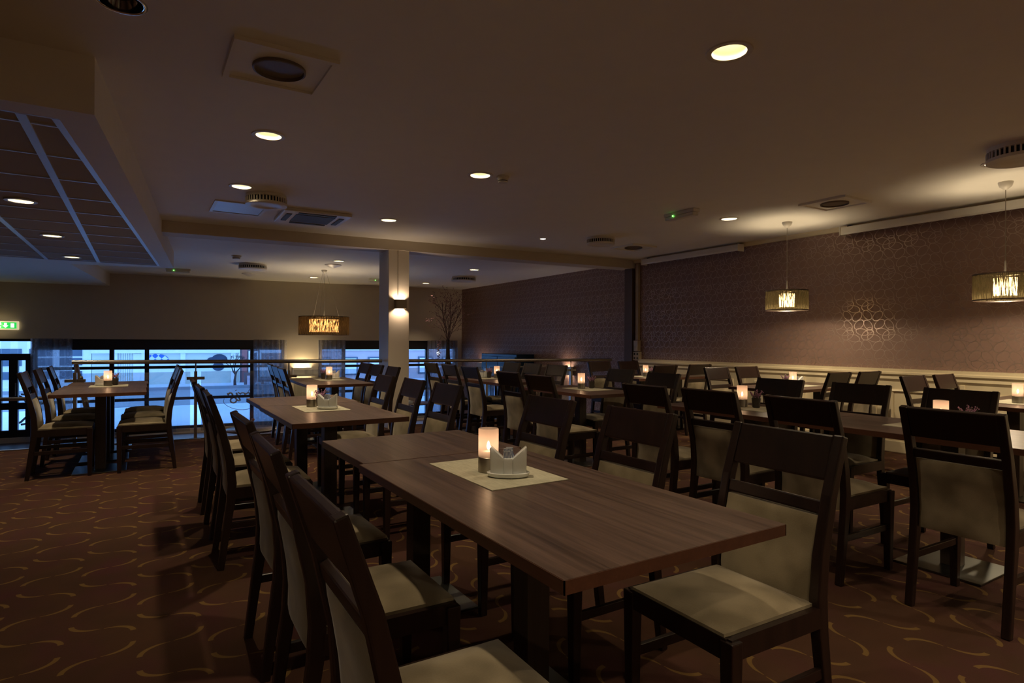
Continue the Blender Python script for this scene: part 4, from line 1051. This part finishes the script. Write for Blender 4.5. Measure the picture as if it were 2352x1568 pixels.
# ------------------------------------------------------------------ sunken area things
cab = thing('blue_cabinet', 'tall glossy blue cabinet standing against the patterned wall in the sunken area', 'cabinet', (XR-.03, 11.6, LOWZ))
MB().box(-.45, 0, -.77, .77, 0, 1.76).build('body', 'cabinet_blue', cab, bevel=.01)
for s in (-1, 1):
    dd = MB().box(-.47, -.45, min(0, s*.74)+.005, max(0, s*.74)-.005, .08, 1.70).build('door', 'cabinet_blue', cab, bevel=.006)
    MB().box(-.50, -.47, s*.07-.012, s*.07+.012, .75, 1.15).build('handle', 'chrome', dd, bevel=.004)
def round_table(x, y, label, r=.36):
    t = thing('round_table', label, 'table', (x, y, LOWZ))
    MB().lathe([(r, .70), (r+.004, .705), (r+.004, .722), (r, .725)], 36).build('table_top', 'table_wood', t, smooth=True)
    MB().lathe([(.21, 0), (.21, .012), (.035, .03), (.03, .70)], 24).build('pedestal', 'base_steel', t, smooth=True)
rp = atz(578, 984, -.075)
round_table(rp.x, rp.y, 'round table below the railing on the sunken floor, a rose glass on it')
rg = thing('rose_glass', 'small glass with one orange rose on the sunken round table', 'flowers', (rp.x+.02, rp.y+.03, -.075))
MB().lathe([(.022, 0), (.026, .004), (.03, .07), (.028, .07), (.022, .01)], 18, cap1=False).build('glass', 'clear_glass', rg, smooth=True)
MB().tube([(0, 0, .01), (.004, 0, .12)], .002, 5).build('stem', 'heather_green', rg)
MB().lathe([(0, .10), (.02, .11), (.028, .13), (.018, .148), (0, .15)], 12).build('bloom', 'rose', rg, smooth=True)
tl = thing('tealight', 'tiny lit tealight on the sunken round table', 'candle', (rp.x-.07, rp.y-.02, -.075))
MB().lathe([(.019, 0), (.019, .016)], 14).build('cup', 'candle_metal', tl); MB().lathe([(0, .018), (.005, .024), (0, .036)], 8).build('flame', 'flame', tl)
rp2 = atz(960, 905, -.075)
# side table with papers near window two
round_table(4.95, 12.0, 'round table on the sunken floor behind the column', .4)
tag(MB().box(-.11, .11, -.01, .01, 0, .26).build('menu_card', 'picture', loc=(4.98, 12.02, -.075), rotz=-.4), 'upright menu card on the round table behind the column', 'menu card')
tag(MB().box(-.09, .09, -.06, .06, 0, .05).build('napkin_stack', 'sugar_paper', loc=(4.80, 11.9, -.075), rotz=.3), 'stack of pale napkins on the round table behind the column', 'napkins')
# branch vase
vs_ = atline(1052, 870, 14.2, .0893)
va = thing('branch_vase', 'tall black bottle vase in the corner holding bare blossom branches', 'vase', (6.62, 13.75, LOWZ))
MB().lathe([(.16, 0), (.19, .1), (.20, .5), (.17, .95), (.10, 1.35), (.055, 1.65), (.04, 2.0), (.045, 2.08), (.03, 2.08)], 28).build('vessel', 'vase_black', va, smooth=True)
rnd = random.Random(11); br = MB(); bl = MB()
def twig(p, d, l, r, n):
    pts = [p]
    for k in range(4):
        d = (d+Vector((rnd.uniform(-.18, .18), rnd.uniform(-.15, .15), rnd.uniform(-.10, .08)))).normalized(); q_ = pts[-1]+d*l/4; q_.y = min(q_.y, .42); q_.x = min(q_.x, .55); pts.append(q_)
    if pts[-1].z > 3.38: return
    br.tube(pts, r, 5, r*.45)
    for q in pts[2:]:
        for k in range(2):
            c = q+Vector((rnd.uniform(-.03, .03), rnd.uniform(-.03, .03), rnd.uniform(-.03, .03))); bl.lathe([(0, c.z-.011), (.012, c.z), (0, c.z+.011)], 5, (c.x, c.y))
    if n:
        for q in pts[1:]:
            if rnd.random() < .8: twig(q, (d+Vector((rnd.uniform(-.9, .9), rnd.uniform(-.6, .6), rnd.uniform(-.4, .4)))).normalized(), l*.55, r*.5, n-1)
for k in range(9): twig(Vector((rnd.uniform(-.02, .02), rnd.uniform(-.02, .02), 2.0)), Vector((rnd.uniform(-.35, .35), rnd.uniform(-.25, .2), 1)).normalized(), rnd.uniform(.75, 1.1), .010, 2)
arc = [Vector((-.02-.62*(k/8)**1.1, -.05, 2.0+.62*math.sin(min(1, k/8*1.25)*PI*.62))) for k in range(9)]
br.tube(arc, .009, 5, .004)
for q in arc[3:]:
    for k in range(4): c = q+Vector((rnd.uniform(-.04, .04), rnd.uniform(-.03, .03), rnd.uniform(-.06, .03))); bl.lathe([(0, c.z-.012), (.013, c.z), (0, c.z+.012)], 5, (c.x, c.y))
for k in range(60):
    t_ = k/60; c = Vector((-.28+.03*math.sin(k), -.06, 2.05-.55*t_)); c += Vector((rnd.uniform(-.03, .03), rnd.uniform(-.03, .03), 0)); bl.lathe([(0, c.z-.014), (.015, c.z), (0, c.z+.014)], 5, (c.x, c.y))
br.tube([Vector((-.02, -.02, 2.05)), Vector((-.2, -.05, 2.18)), Vector((-.28, -.06, 2.0)), Vector((-.28, -.06, 1.5))], .006, 5, .003)
br.build('branches', 'branch', va); bl.build('blossoms', 'blossom', va)
